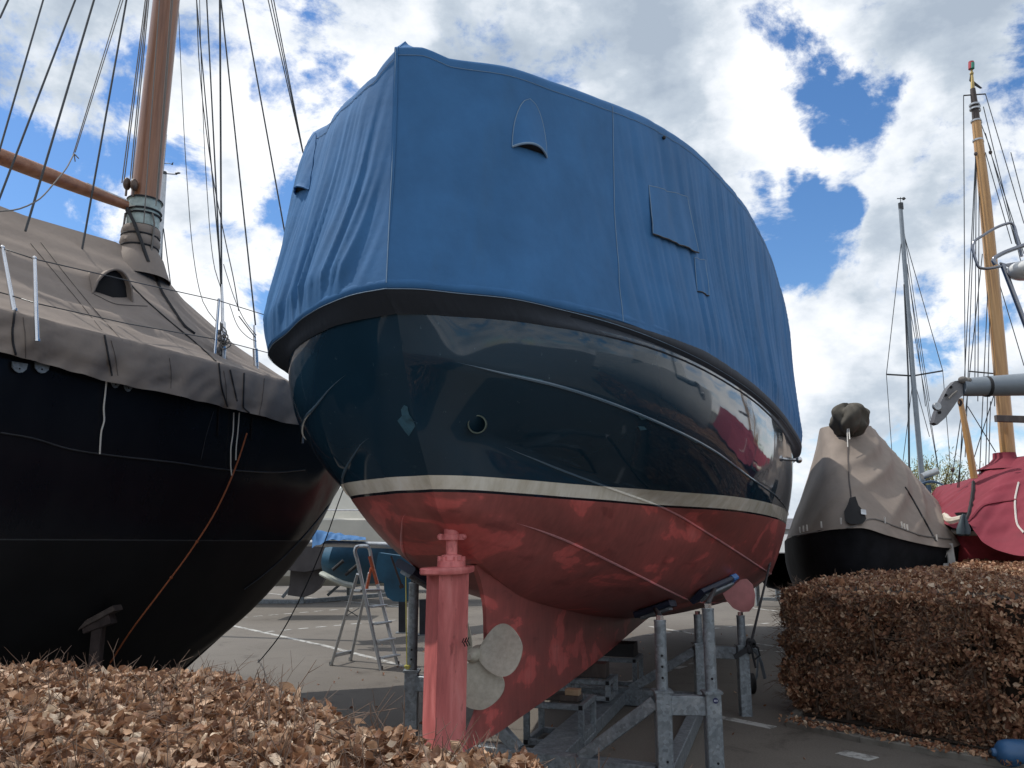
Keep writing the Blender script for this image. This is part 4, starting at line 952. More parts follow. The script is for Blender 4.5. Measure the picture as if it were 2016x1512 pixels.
# ================================================================== RIGHT SIDE
def loftcover(hem, top, root, mat, rows=30, cols=160, fold=.05, bulge=.15, name='cover_sheet', seed=0, ff=3.0, conv=True):
    H_ = herm(hem, cols); T_ = herm(top, cols); G = []
    for i in range(cols):
        row = []
        for t in np.linspace(0, 1, rows):
            p = H_[i]*(1-t)+T_[i]*t; out = (H_[i]-T_[i]); out[2] = 0; n_ = np.linalg.norm(out)+1e-6; out /= n_
            b = bulge*math.sin(math.pi*t)
            x = i/cols*10; w = fold*(1-abs(noise.noise(Vector((x*ff*(.55+.45*(1-t)), t*1.2, seed))))*2.4)*(.25+math.sin(math.pi*t)); w += .3*fold*noise.noise(Vector((x*ff*2.5, t*4, seed+3)))
            p = p+out*(b+w)+np.array([0, 0, -.3*b]); row.append(p)
        G.append(row)
    m = MB(); m.grid(G); return m.obj(name, mat, root, True, 75), BVHTree.FromPolygons([Vector(v) for v in np.vstack(m.v)], m.f), np.array(G)
# taupe covered black boat
tb_ = thing('small_barge', 'black round-bowed boat under a taupe cover, behind the right hedge', 'boat', (6.4, 14.5, 0))
hem = [tuple(at(1545, 1075, 18)), tuple(at(1552, 1060, 15)), tuple(at(1585, 1050, 13.4)), tuple(at(1630, 1041, 12.7)), tuple(at(1690, 1037, 12.4)), tuple(at(1745, 1052, 12.6)), tuple(at(1800, 1066, 13.1)), tuple(at(1862, 1076, 13.7)), tuple(at(1898, 1066, 14.6)), tuple(at(1890, 1060, 18))]
low = [(x*.97+.18, y+.2, .95) for x, y, z in hem]
low2 = [(6.55+(x-6.55)*.72, 15+(y-15)*.75, .35) for x, y, z in hem]
H_ = herm(hem, 60); L1 = herm(low, 60); L2 = herm(low2, 60)
m = MB(); G = []
for i in range(60):
    row = []
    for t in np.linspace(0, 1, 20):
        a = H_[i]*(1-t)**2+2*t*(1-t)*(L1[i]*1.0)+L2[i]*t*t; row.append(a)
    G.append(row)
m.grid(G); m.add([H_[i]-[0, 0, .01] for i in range(60)], [tuple(range(60))]); hb = m.obj('hull', BLK2, tb_); hbv = BVHTree.FromPolygons([Vector(v) for v in np.vstack(m.v)], m.f)
tc_ = thing('boat_cover', 'peaked taupe cover with a bundled top, on the small black boat', 'boat cover', (6.4, 14.5, 2))
top = [tuple(at(1640, 868, 18.5)), tuple(at(1613, 848, 15.3)), tuple(at(1618, 842, 14.9)), tuple(at(1640, 838, 14.7)), tuple(at(1668, 838, 14.6)), tuple(at(1695, 836, 14.7)), tuple(at(1713, 838, 14.9)), tuple(at(1718, 842, 15.2)), tuple(at(1725, 850, 16)), tuple(at(1722, 868, 18.5))]
o, cb2, GT = loftcover([(x, y-.05, z-.02) for x, y, z in hem], top, tc_, TAUPE2, 40, 240, .075, -.02, seed=2, ff=1.7)
m = MB(); m.add(GT[:, -1], [tuple(range(len(GT)))]); m.obj('cover_top', TAUPE2, tc_, False)
seam([(1668, 850), (1670, 920), (1676, 985)], .012, THREADT, 'lacing', cb2, tc_)
seam([(1560, 1056), (1620, 1046), (1675, 1039), (1715, 1022), (1760, 1036), (1820, 1056), (1872, 1062)], .012, ROPEG, 'hem_rope', cb2, tc_)
for x, y in ((1578, 1046), (1585, 1044), (1592, 1042), (1620, 1036), (1657, 1030), (1740, 1028), (1772, 1036), (1778, 1040), (1784, 1042), (1842, 1062)):
    q, nn = hit(x, y, cb2)
    if q is not None: m = MB(); m.tube([q+nn*.03+[0, 0, .06], q+nn*.03+[0, 0, -.04]], .013, 5); m.obj('hem_tie', ROPEW, tc_)
decal_px = [(1672, 985), (1682, 982), (1688, 1000), (1698, 1012), (1702, 1026), (1696, 1036), (1676, 1037), (1666, 1030), (1664, 1012), (1670, 998)]
decal(decal_px, 'rudder_opening', BLACKIN, tc_, .05, cb2)
o_ = decal([(1691, 1009), (1700, 1010), (1701, 1020), (1692, 1019)], 'label_plate', ALU, tc_, .07, cb2)
seam([(1782, 960), (1800, 990), (1822, 1030), (1842, 1066)], .014, BLACKTAPE, 'zip', cb2, tc_)
m = MB(); cB = at(1672, 828, 14.3); G = []
for t in np.linspace(0, math.pi, 26):
    row = []
    for u in np.linspace(0, 2*math.pi, 44, endpoint=False):
        r = math.sin(t)**.6*(.30+.08*noise.noise(Vector((3*math.cos(u), 3*math.sin(u), t*1.4)))+.12*(abs(noise.noise(Vector((1.6*math.cos(u), 1.6*math.sin(u), t*.8+5))))-.3)); 
        row.append((cB[0]+1.12*r*math.cos(u), cB[1]+r*math.sin(u), cB[2]+.27*math.cos(t)-.1*noise.noise(Vector((2*math.cos(u), 2*math.sin(u), 9)))))
    G.append(row)
m.grid(G[::-1], True); bun = m.obj('bundle', fabric('mildewed canvas', (.075, .068, .055), (.02, .02, .02)), tc_, True, 75)
m = MB(); m.tube([at(1668, 842, 14.1), at(1669, 880, 13.9)], .01, 5); m.tube([at(1671, 842, 14.1), at(1673, 865, 13.9)], .01, 5); m.obj('tie_cord', ROPEW, bun)
# white A-frame prop
m = MB(); wa = thing('trestle', 'white triangular steel trestle at the right side of the small black boat', 'trestle', tuple(onz(1850, 1180, 0)))
for a, b in (((1866, 1070), (1838, 1125)), ((1868, 1070), (1876, 1125))): m = MB(); m.beam(at(*a, 13.8), at(*b, 13.8), .12, .05, (0, 1, 0)); m.obj('leg', WHITEGEL, wa, True, 30)
m = MB(); m.beam(at(1845, 1112, 13.8), at(1874, 1112, 13.8), .05, .05); m.obj('crosspiece', WHITEGEL, wa, True, 30)
# maroon covered boat
rb = thing('maroon_covered_boat', 'red-bottomed wooden boat under a maroon cover at the far right', 'boat', (9.5, 15, 0))
hemr = [tuple(at(1838, 990, 17)), tuple(at(1842, 1005, 15.5)), tuple(at(1858, 1030, 14.3)), tuple(at(1885, 1040, 13.8)), tuple(at(1905, 1030, 13.5)), tuple(at(1930, 1062, 13.2)), tuple(at(1970, 1085, 12.9)), tuple(at(2020, 1095, 12.5)), tuple(at(2120, 1090, 12)), tuple(at(2260, 1060, 12))]
topr = [tuple(at(1842, 962, 17.2)), tuple(at(1850, 957, 16.6)), tuple(at(1875, 952, 16)), tuple(at(1905, 944, 15.6)), tuple(at(1925, 934, 15.3)), tuple(at(1950, 915, 15.1)), tuple(at(1968, 904, 15.0)), tuple(at(2016, 898, 14.8)), tuple(at(2120, 880, 14.5)), tuple(at(2260, 860, 14.5))]
rc = thing('boat_cover', 'maroon canvas cover drooping over the red-bottomed boat', 'boat cover', (9.5, 15, 2))
o, cb3, G3 = loftcover(hemr, topr, rc, MAROON, 30, 200, .06, .12, seed=5, ff=2.2)
m = MB(); m.grid([[a, a+np.array([.6, 2.2, -.5])] for a in G3[:, -1]]); m.obj('cover_far_side', MAROON, rc)
seam([(1918, 950), (1915, 980), (1910, 1010), (1900, 1035)], .03, BLACKTAPE, 'strap', cb3, rc)
seam([(1906, 1028), (1940, 995), (2000, 985)], .02, MAROON, 'seam', cb3, rc)
seam([(2005, 950), (1998, 990), (2002, 1030), (2016, 1050)], .015, ROPEW, 'rope', cb3, rc)
mm = MB(); mm.grid([circ((at(1979, 910, 15)[0], 15.0, z), r, 20) for z, r in ((at(0, 925, 15)[2], .5), (at(0, 912, 15)[2], .28), (at(0, 903, 15)[2], .2), (at(0, 892, 15)[2], .19))][::-1], True); mm.obj('mast_collar', MAROON, rc)
m = MB(); G = []
hullt = herm([tuple(at(1846, 1000, 16.6)), tuple(at(1866, 1024, 14.7)), tuple(at(1890, 1034, 14.1)), tuple(at(1960, 1042, 13.6)), tuple(at(2060, 1040, 13.4)), tuple(at(2250, 1030, 13.4))], 50)
for p in hullt:
    c = np.array([p[0]*.9+1.0, p[1]+1.6, .45]); row = [p*(1-t)**2+2*t*(1-t)*np.array([p[0]*.985+.15, p[1]+.35, .95])+c*t*t for t in np.linspace(0, 1, 16)]; G.append(row)
m.grid(G); m.obj('hull', REDHULL, rb)
m = MB(); m.tube(herm([tuple(at(1872, 1046, 14.3)), tuple(at(1900, 1050, 14.0)), tuple(at(1965, 1049, 13.5)), tuple(at(2060, 1046, 13.3))], 20), .045, 8); m.obj('boot_stripe', simple('cream stripe', (.5, .48, .42), .6), rb)
m = MB(); G = []
for p in herm([tuple(at(1868, 1022, 14.6)), tuple(at(1892, 1020, 14.0)), tuple(at(1925, 1022, 13.75))], 20): G.append([p+[0, -.02, .1], p+[0, -.02, -.22]])
m.grid(G); m.obj('bulwark', BLK2, rb)
m = MB(); m.tube(herm([tuple(at(1862, 1016, 14.6)), tuple(at(1876, 1026, 14.1)), tuple(at(1895, 1022, 13.9))], 12), .07, 8); m.obj('rail_cap', simple('cream paint', (.55, .5, .42), .5), rb)
fd = thing('fender', 'pair of dark blue-grey bag fenders hanging below the maroon cover', 'fender', tuple(at(1898, 1050, 13.4)))
for dx in (-4, 4): m = MB(); m.tube([at(1897+dx*.3, 1012, 13.4), at(1897+dx, 1026, 13.4), at(1897+dx*1.4, 1042, 13.4), at(1897+dx*1.5, 1052, 13.4), at(1897+dx*1.5, 1055, 13.4)], [.015, .035, .065, .06, .03], 10); m.obj('bag', simple('fender %d' % dx, (.05, .075, .09), .6), fd)
# its masts (wood)
wm = MB(); Yw = 15.0
P = [at(1915, 175, Yw), at(1922, 240, Yw), at(1940, 400, Yw), at(1962, 640, Yw), at(1985, 900, Yw)]
wm.tube(P[1:], [.085, .11, .125, .13], 18); wmo = wm.obj('mast', WOODY, rb)
m = MB(); m.tube([P[0], at(1918, 200, Yw), P[1]+(P[2]-P[1])*.22], [.05, .062, .085], 14); tm = m.obj('masthead', WOODD, wmo)
m = MB(); m.tube([at(1913, 138, Yw), P[0]], [.02, .04], 8); m.ball(at(1913, 145, Yw), .04, 8); m.obj('finial', simple('brass', (.4, .3, .12), .4, .6), tm)
m = MB(); m.tube([at(1912, 136, Yw), at(1912, 122, Yw)], .055, 10); m.obj('lantern', simple('red lens', (.35, .04, .05), .3), tm)
m = MB(); m.tube([at(1914.5, 135, Yw-.03), at(1914.5, 124, Yw-.03)], .04, 10); m.obj('lantern', simple('green lens', (.02, .2, .14), .3), tm)
m = MB(); m.prism([at(1918, 160, Yw), at(1934, 173, Yw), at(1931, 174, Yw), at(1917, 166, Yw)], (0, .02, 0)); m.prism([at(1911, 145, Yw), at(1914, 146, Yw), at(1913, 162, Yw), at(1909, 158, Yw)], (0, .02, 0)); m.obj('pennant', BLACKTAPE, tm)
m = MB(); m.tube([at(1897, 188, Yw), at(1940, 185, Yw)], .014, 6); m.obj('spreader', WIRE, tm)
m = MB()
for y in (205, 213, 237, 275): x = 1915+(y-175)*.1; m.tube([at(x, y, Yw), at(x+.4, y+3, Yw)], .1, 12); m.ball(at(x+8, y+4, Yw), .05, 6)
m.obj('mast_fitting', ALU, tm)
m = MB(); m.tube([at(1890, 785, 14.6), at(1904, 860, 14.6), at(1918, 942, 14.6)], [.045, .06, .06], 12); gf = m.obj('gaff', WOODY, rb)
m = MB(); 
for k in range(3): m.tube(herm([tuple(at(1889, 786, 14.5)), tuple(at(1886+k*4, 792, 14.5)), tuple(at(1890, 800, 14.5)), tuple(at(1893, 790, 14.5))], 10), .012, 5)
m.obj('shackle', RUST, gf)
def wr(a, b, Y=15.0, r=.009, Y2=None, root=rb, nm='stay'): m = MB(); m.tube([at(*a, Y), at(*b, Y2 or Y)], r, 5); m.obj(nm, WIRE, root)
for a, b in (((1897, 188), (1900, 760)), ((1940, 185), (2016, 440)), ((1918, 215), (1922, 300)), ((1921, 302), (1888, 960)), ((1922, 302), (1900, 900)), ((1922, 320), (1919, 780)), ((1928, 330), (1925, 790)), ((1936, 210), (2040, 640)), ((1940, 262), (2000, 480)), ((1950, 300), (2016, 500)), ((1940, 300), (1992, 480)), ((1930, 240), (1951, 295)), ((1934, 500), (1885, 960)), ((1946, 540), (1928, 940)), ((1950, 560), (1940, 940)), ((1952, 480), (1958, 800)), ((1965, 520), (1995, 860)), ((1968, 560), (2016, 720)), ((1895, 800), (1872, 955)), ((1990, 300), (2016, 400)), ((1956, 780), (1918, 900)), ((1950, 790), (1946, 940)), ((1905, 800), (1960, 890))):
    wr(a, b)
m = MB(); m.tube([at(1908, 731, 15.1), at(1962, 736, 15.1)], .014, 6); m.obj('spreader', WIRE, rb)
m = MB()
for (x, y) in ((1921, 303), (1950, 300), (1876, 925)): m.ball(at(x, y, 14.9), .035, 7, (1, 1, 1.3))
m.obj('pulley_block', WOODD, rb)
m = MB(); m.beam(at(1960, 824, 14.2), at(2030, 826, 14.2), .08, .12); m.obj('crosstree', WOODD, rb, True, 30)
# grey mast with spreaders and blue bimini
gm = thing('sailboat', 'far sailing yacht with a tall grey mast, dark stays and a blue sprayhood', 'sailing boat', (13.5, 27, 0))
Yg = 27.
m = MB(); P = [at(1773, 410, Yg), at(1797, 738, Yg), at(1815, 940, Yg)]; m.tube(P+[P[-1]+(P[-1]-P[-2])*.3], [.07, .085, .09, .09], 12); m.obj('mast', GREYPAINT, gm)
m = MB(); m.tube([at(1773, 408, Yg), at(1773, 388, Yg)], .012, 5); m.tube([at(1766, 391, Yg), at(1783, 391, Yg)], .02, 5); m.ball(at(1779, 391, Yg), .06, 6); m.tube([at(1773, 400, Yg), at(1774, 412, Yg)], .09, 8); m.obj('wind_vane', WIRE, gm)
m = MB(); m.tube([at(1745, 737, Yg), at(1797, 740, Yg), at(1856, 730, Yg)], .03, 6); m.obj('spreader', WIRE, gm)
for a, b, r in (((1780, 560), (1788, 740), .03), ((1788, 740), (1790, 945), .035), ((1774, 480), (1745, 737), .014), ((1745, 737), (1757, 905), .012), ((1782, 470), (1856, 730), .014), ((1856, 730), (1870, 905), .012), ((1779, 450), (1830, 790), .012), ((1782, 500), (1850, 940), .012), ((1797, 750), (1775, 930), .012), ((1800, 750), (1830, 860), .012), ((1786, 520), (1822, 800), .012), ((1790, 600), (1848, 930), .012)):
    wr(a, b, Yg, r, None, gm, 'stay')
m = MB(); m.tube([at(1815, 938, Yg-.5), at(1845, 927, Yg-.5)], .11, 10); m.obj('boom', ALU, gm)
m = MB(); G = []
for t in np.linspace(0, 1, 20): G.append([at(1796+74*t, 963-16*math.sin(math.pi*t)+dy*(1-.3*t), Yg-1+dz) for dy, dz in ((4, 0), (0, 0), (-2, .8), (0, 2))])
m.grid(G); m.obj('sprayhood', simple('navy hood', (.02, .05, .10), .7), gm)
m = MB(); m.tube([at(1828, 955, Yg-1), at(1828, 985, Yg-1)], .08, 8); m.tube([at(1796, 965, Yg-1), at(1806, 985, Yg-1)], .04, 8); m.obj('hood_frame', simple('navy frame', (.02, .05, .09), .6), gm)
m = MB(); m.prism([at(x, y, Yg) for x, y in ((1780, 1060), (1900, 1060), (1912, 985), (1840, 972), (1790, 975))], (0, 3, 0)); m.obj('hull', WHITEGEL, gm, True, 30)

# the boat off the right edge: boom, gantry, hull (the hull itself lies outside the photograph)
nb = thing('white_yacht', 'yacht whose grey boom and steel stern gantry reach in at the right edge', 'sailing boat', (5.9, 8, 0))
Yo = 7.6
m = MB(); m.tube([at(1893, 762, Yo), at(1905, 762, Yo), at(2016, 757, Yo), at(2200, 750, Yo)], [.085, .09, .11, .12], 20); bm = m.obj('boom', GREYPAINT, nb)
m = MB(); x_, s_ = 1942, 0; m.tube([at(1940, 761, Yo), at(1946, 761, Yo)], .102, 20); m.obj('boom_strap', BLACKTAPE, bm)
m = MB(); out = [(1895, 748), (1880, 750), (1866, 765), (1852, 792), (1843, 815), (1838, 832), (1846, 836), (1862, 822), (1878, 800), (1888, 785), (1896, 778)]
m.prism([at(x, y, Yo-.04) for x, y in out], (0, .08, 0)); ef = m.obj('boom_end_fitting', simple('grey cast alloy', (.17, .17, .18), .45, .3), bm, True, 30)
m = MB(); c = at(1845, 800, Yo-.06)
m.grid([[c+np.array([r*math.cos(t), dy, r*math.sin(t)]) for t in np.linspace(0, 2*math.pi, 20, endpoint=False)] for r, dy in ((.005, -.012), (.035, -.012), (.04, 0), (.04, .02), (.03, .03))], True); m.obj('sheave', ALU, ef)
m = MB()
for (x, y) in ((1872, 762), (1862, 778), (1850, 812)): c = at(x, y, Yo-.045); m.tube([c, c+[0, -.006, 0]], .014, 10)
m.obj('slot', BLACKIN, ef, False)
m = MB(); m.ball(at(1896, 748, Yo-.05), .045, 8, (1.1, .7, .8)); m.ball(at(1906, 750, Yo-.05), .035, 8); m.tube([at(1868, 785, Yo-.07), at(1876, 776, Yo-.08), at(1884, 770, Yo-.07)], .01, 6); m.obj('cleat', ROPEG, bm)
m = MB(); T = simple('dark polished tube', (.22, .23, .26), .2, .9, .1); Yg2 = 7.0
m.tube(herm([tuple(at(2012, 505, Yg2)), tuple(at(2003, 470, Yg2)), tuple(at(1997, 446, Yg2)), tuple(at(1990, 439, Yg2)), tuple(at(1980, 441, Yg2)), tuple(at(1930, 467, Yg2)), tuple(at(1918, 476, Yg2)), tuple(at(1915, 488, Yg2)), tuple(at(1922, 515, Yg2)), tuple(at(1928, 527, Yg2)), tuple(at(1940, 529, Yg2)), tuple(at(1985, 521, Yg2)), tuple(at(2040, 512, Yg2))], 70), .013, 10)
m.tube(herm([tuple(at(1960, 521, Yg2-.1)), tuple(at(1955, 512, Yg2-.1)), tuple(at(1966, 503, Yg2-.1)), tuple(at(2016, 483, Yg2-.1)), tuple(at(2080, 460, Yg2-.1))], 20), .02, 10)
m.tube([at(1973, 520, Yg2), at(2016, 632, Yg2), at(2060, 745, Yg2)], .022, 12); m.tube([at(1968, 518, Yg2), at(2020, 534, Yg2)], .012, 8); m.obj('stern_gantry', T, nb)
m = MB(); m.ball(at(2022, 532, Yg2-.05), .16, 14, (1.1, 1, .55)); m.obj('dome_aerial', WHITEGEL, nb)
m = MB(); G = []
for t in np.linspace(0, 1, 30):
    c = np.array([8.3+3.0*t, 10.6-8.0*t, 0]); hw = 1.55*math.sin(math.pi*min(1, .35+.65*t)); nrm_ = np.array([-.936, -.351, 0])
    G.append([c+nrm_*hw*f+[0, 0, z] for f, z in ((0, .7), (.5, 1.0), (.88, 1.6), (1, 2.6), (1.02, 3.6))]+[c-nrm_*hw+[0, 0, 3.6]])
m.grid(G); m.obj('hull', WHITEGEL, nb)
m = MB(); m.prism([(7.6, 9.4, 3.6), (8.6, 5.6, 3.6), (8.8, 5.8, 4.6), (7.9, 9.1, 4.5)], (1.7, .5, 0)); cbn = m.obj('cabin', WHITEGEL, nb, True, 30)

# willow-like tree behind
def tree(x, y, h, w, n, label, name='bare_tree', col=(.12, .11, .05)):
    r = thing(name, label, 'tree', (x, y, 0)); rs = random.Random(int(x*10)); m = MB(); m.tube([(x, y, 0), (x+.1, y, h*.35), (x, y, h*.6)], [.3, .22, .12], 8); tips = []
    for k in range(26):
        a = rs.random()*6.28; z0 = h*rs.uniform(.3, .6); L = h*rs.uniform(.3, .5); e_ = (x+math.cos(a)*w*rs.uniform(.3, 1), y+math.sin(a)*w*rs.uniform(.3, 1), z0+L*rs.uniform(.6, 1)); m.tube([(x, y, z0), tuple((np.array((x, y, z0))+np.array(e_))/2+[0, 0, .3]), e_], [.09, .05, .02], 5); tips.append(e_)
    m.obj('trunk', WOODD, r)
    c = np.array(tips)[rng.integers(0, len(tips), n)]+rng.normal(0, w*.2, (n, 3)); c[:, 2] -= np.abs(rng.normal(0, h*.09, n)); d = rng.normal(0, 1, (n, 3)); d[:, 2] -= 1.2; d /= np.linalg.norm(d, axis=1)[:, None]; e_ = np.cross(d, rng.normal(0, 1, (n, 3))); e_ /= np.linalg.norm(e_, axis=1)[:, None]
    V = np.stack([c-e_*.025, c+d*.13, c+e_*.025, c-d*.13], 1).reshape(-1, 3); m = MB(); m.v = [V]; m.n = len(V); m.f = [tuple(range(4*i, 4*i+4)) for i in range(n)]; m.obj('crown', simple('young leaves '+name+str(int(x)), col, .7, 0, .5, 3), r, False)
tree(25, 47, 6.6, 1.9, 6000, 'thin-leaved willow showing above the far boats', 'willow_tree', (.20, .19, .07))
tree(-13, 60, 7.2, 4, 6000, 'bushy tree in the distance, seen through the gap left of the ladder', 'distant_tree', (.05, .08, .03))
# distant row: sheds, hedge line
m = MB(); 
ds = thing('boat_shed', 'long low pale shed far beyond the parked boats', 'shed', (5, 75, 0))
m = MB(); m.prism([(-45, 75, 0), (45, 75, 0), (45, 75, 3.0), (-45, 75, 3.0)], (0, 8, 0)); m.obj('wall', simple('pale sheeting', (.30, .31, .31), .7, 0, .1, 2), ds, True, 30)
m = MB(); m.prism([(-45.5, 74.6, 3.0), (-45.5, 79, 4.1), (-45.5, 83.4, 3.0)], (91, 0, 0)); m.obj('roof', simple('slate sheet', (.10, .10, .11), .7), ds, True, 30)
DDOOR = simple('dark door', (.05, .06, .07), .6)
for k in range(16): x = -42+k*5.5; m = MB(); m.beam((x, 74.97, 1.3), (x+3, 74.97, 1.3), .04, 2.4, bev=.004); m.obj('door', DDOOR, ds, True, 30)
# small hulls on trailers under the black bow of the right boat and beyond the stern
def farhull(x, y, L, ang, col, lab, h=1.0, w=2.2, group='hulls parked far behind'):
    r = thing('parked_boat', lab, 'boat', (x, y, 0), group); r.rotation_euler = (0, 0, 0)
    ca, sa = math.cos(ang), math.sin(ang)
    def T_(a, b, z): return (x+a*ca-b*sa, y+a*sa+b*ca, z)
    m = MB()
    for sg in (1, -1):
        G = []
        for t in np.linspace(0, 1, 18):
            b = w/2*(1-(t)**3)*(.85+.15*math.sin(t*3)); G.append([T_(L*(t-.5), sg*b*f, .45+h*z*(1+.25*t*t)) for f, z in ((0, .0), (.55, .12), (.9, .5), (1, 1.0))])
        m.grid(G if sg > 0 else G[::-1])
    G = [[T_(L*(t-.5), sg*w/2*(1-t**3)*(.85+.15*math.sin(t*3)), .45+h*(1+.25*t*t)) for sg in (-1, 0, 1)] for t in np.linspace(0, 1, 18)]; m.grid(G)
    m.obj('hull', col, r)
    m = MB(); m.prism([T_(-L*.3, -w*.3, .45+h), T_(L*.2, -w*.3, .5+h), T_(L*.1, -w*.25, .95+h), T_(-L*.28, -w*.25, .95+h)], np.array(T_(0, w*.55, 0))-np.array(T_(0, 0, 0))); m.obj('cabin', WHITEGEL, r, True, 30)
    for a in (-.3, .25):
        m = MB(); m.beam(T_(L*a, -w*.45, 0), T_(L*a, -w*.45, .9), .1, .1, (0, 1, 0)); m.beam(T_(L*a, w*.45, 0), T_(L*a, w*.45, .9), .1, .1, (0, 1, 0)); m.beam(T_(L*a, -w*.45, .2), T_(L*a, w*.45, .2), .08, .08); m.obj('trestle', GALV, r, True, 30)
farhull(14.5, 33, 7, .3, BLK2, 'dark hull parked far off behind the stern fin', 1.1)
farhull(4, 36, 8, .2, DARKHULL, 'slate-coloured hull parked far off, seen past the keel', 1.2)
farhull(-3.5, 30, 7, -.1, WHITEGEL, 'white hull parked far off behind the blue rudder', 1.2)
farhull(-14, 33, 8, .15, WHITEGEL, 'white hull parked far off to the left, behind the black bow', 1.2)
farhull(8.5, 24, 6, 1.1, DARKHULL, 'dark hull parked behind the right cradle posts', 1.0)
# boats to the right that show as reflections in the glossy topsides lie outside the picture
# blue buoy at bottom right
by = thing('buoy', 'blue rounded buoy lying at the foot of the hedge, bottom right corner', 'buoy', tuple(onz(2000, 1500, 0)))
c = onz(2010, 1512, .0)+np.array([.02, 0, .1]); m = MB(); G = []
ax_ = np.array([-.97, .2, .02]); a1 = np.cross(ax_, [0, 0, 1]); a1 /= np.linalg.norm(a1); a2 = np.cross(a1, ax_)
for t, r in ((-.24, .03), (-.235, .06), (-.2, .09), (-.1, .105), (0, .108), (.1, .104), (.15, .09), (.18, .06), (.19, .035), (.215, .03), (.225, .01)): G.append([c+ax_*t+r*(math.cos(u)*a1+math.sin(u)*a2) for u in np.linspace(0, 2*math.pi, 24, endpoint=False)])
m.grid(G, True); m.obj('float', simple('blue vinyl', (.03, .10, .22), .4, 0, .15, 8), by)
m = MB(); m.ball(c+ax_*.225, .02, 8); m.obj('eye', RUBBER, by)
cm_ = c+ax_*.03+np.array([0, -.107, .015]); m = MB(); m.tube(herm([tuple(cm_+[-.012, -.002, .016]), tuple(cm_+[.004, -.003, .020]), tuple(cm_+[-.008, -.004, .006]), tuple(cm_+[.008, -.004, -.004]), tuple(cm_+[-.01, -.002, -.012])], 16), .002, 5); m.obj('printed_mark', PM, by)

# ================================================================== HEDGES
def leafmat(name, stops, rough=.42, trans=.25):
    m, nt, b = newmat(name); at_ = N(nt, 'ShaderNodeAttribute'); at_.attribute_name = 'rnd'; rp = N(nt, 'ShaderNodeValToRGB'); e_ = rp.color_ramp.elements
    while len(e_) < len(stops): e_.new(.5)
    for i, (p, c) in enumerate(stops): e_[i].position = p; e_[i].color = (*c, 1)
    nt.links.new(at_.outputs['Fac'], rp.inputs[0])
    uv = N(nt, 'ShaderNodeUVMap'); sx_ = N(nt, 'ShaderNodeSeparateXYZ'); nt.links.new(uv.outputs[0], sx_.inputs[0])
    # side veins slant away from the midrib
    ab = N(nt, 'ShaderNodeMath', operation='ABSOLUTE'); nt.links.new(sx_.outputs[0], ab.inputs[0])
    mu = N(nt, 'ShaderNodeMath', operation='MULTIPLY_ADD'); nt.links.new(ab.outputs[0], mu.inputs[0]); mu.inputs[1].default_value = -.30; nt.links.new(sx_.outputs[1], mu.inputs[2])
    m2 = N(nt, 'ShaderNodeMath', operation='MULTIPLY'); nt.links.new(mu.outputs[0], m2.inputs[0]); m2.inputs[1].default_value = 52
    sn = N(nt, 'ShaderNodeMath', operation='SINE'); nt.links.new(m2.outputs[0], sn.inputs[0])
    nz, nf = ncol(nt, 45, [(.3, (.72, .70, .68)), (.7, (1.12, 1.12, 1.12))]); c = mixc(nt, 1., rp.outputs[0], nz, 'MULTIPLY')
    nt.links.new(c, b.inputs['Base Color']); b.inputs['Roughness'].default_value = rough; b.inputs['Specular IOR Level'].default_value = .35
    bump(nt, b, sn.outputs[0], .35, .0022)
    tr_ = N(nt, 'ShaderNodeBsdfTranslucent'); nt.links.new(c, tr_.inputs[0]); ms = N(nt, 'ShaderNodeMixShader'); ms.inputs[0].default_value = trans
    nt.links.new(b.outputs[0], ms.inputs[1]); nt.links.new(tr_.outputs[0], ms.inputs[2]); nt.links.new(ms.outputs[0], nt.nodes['Material Output'].inputs[0]); return m
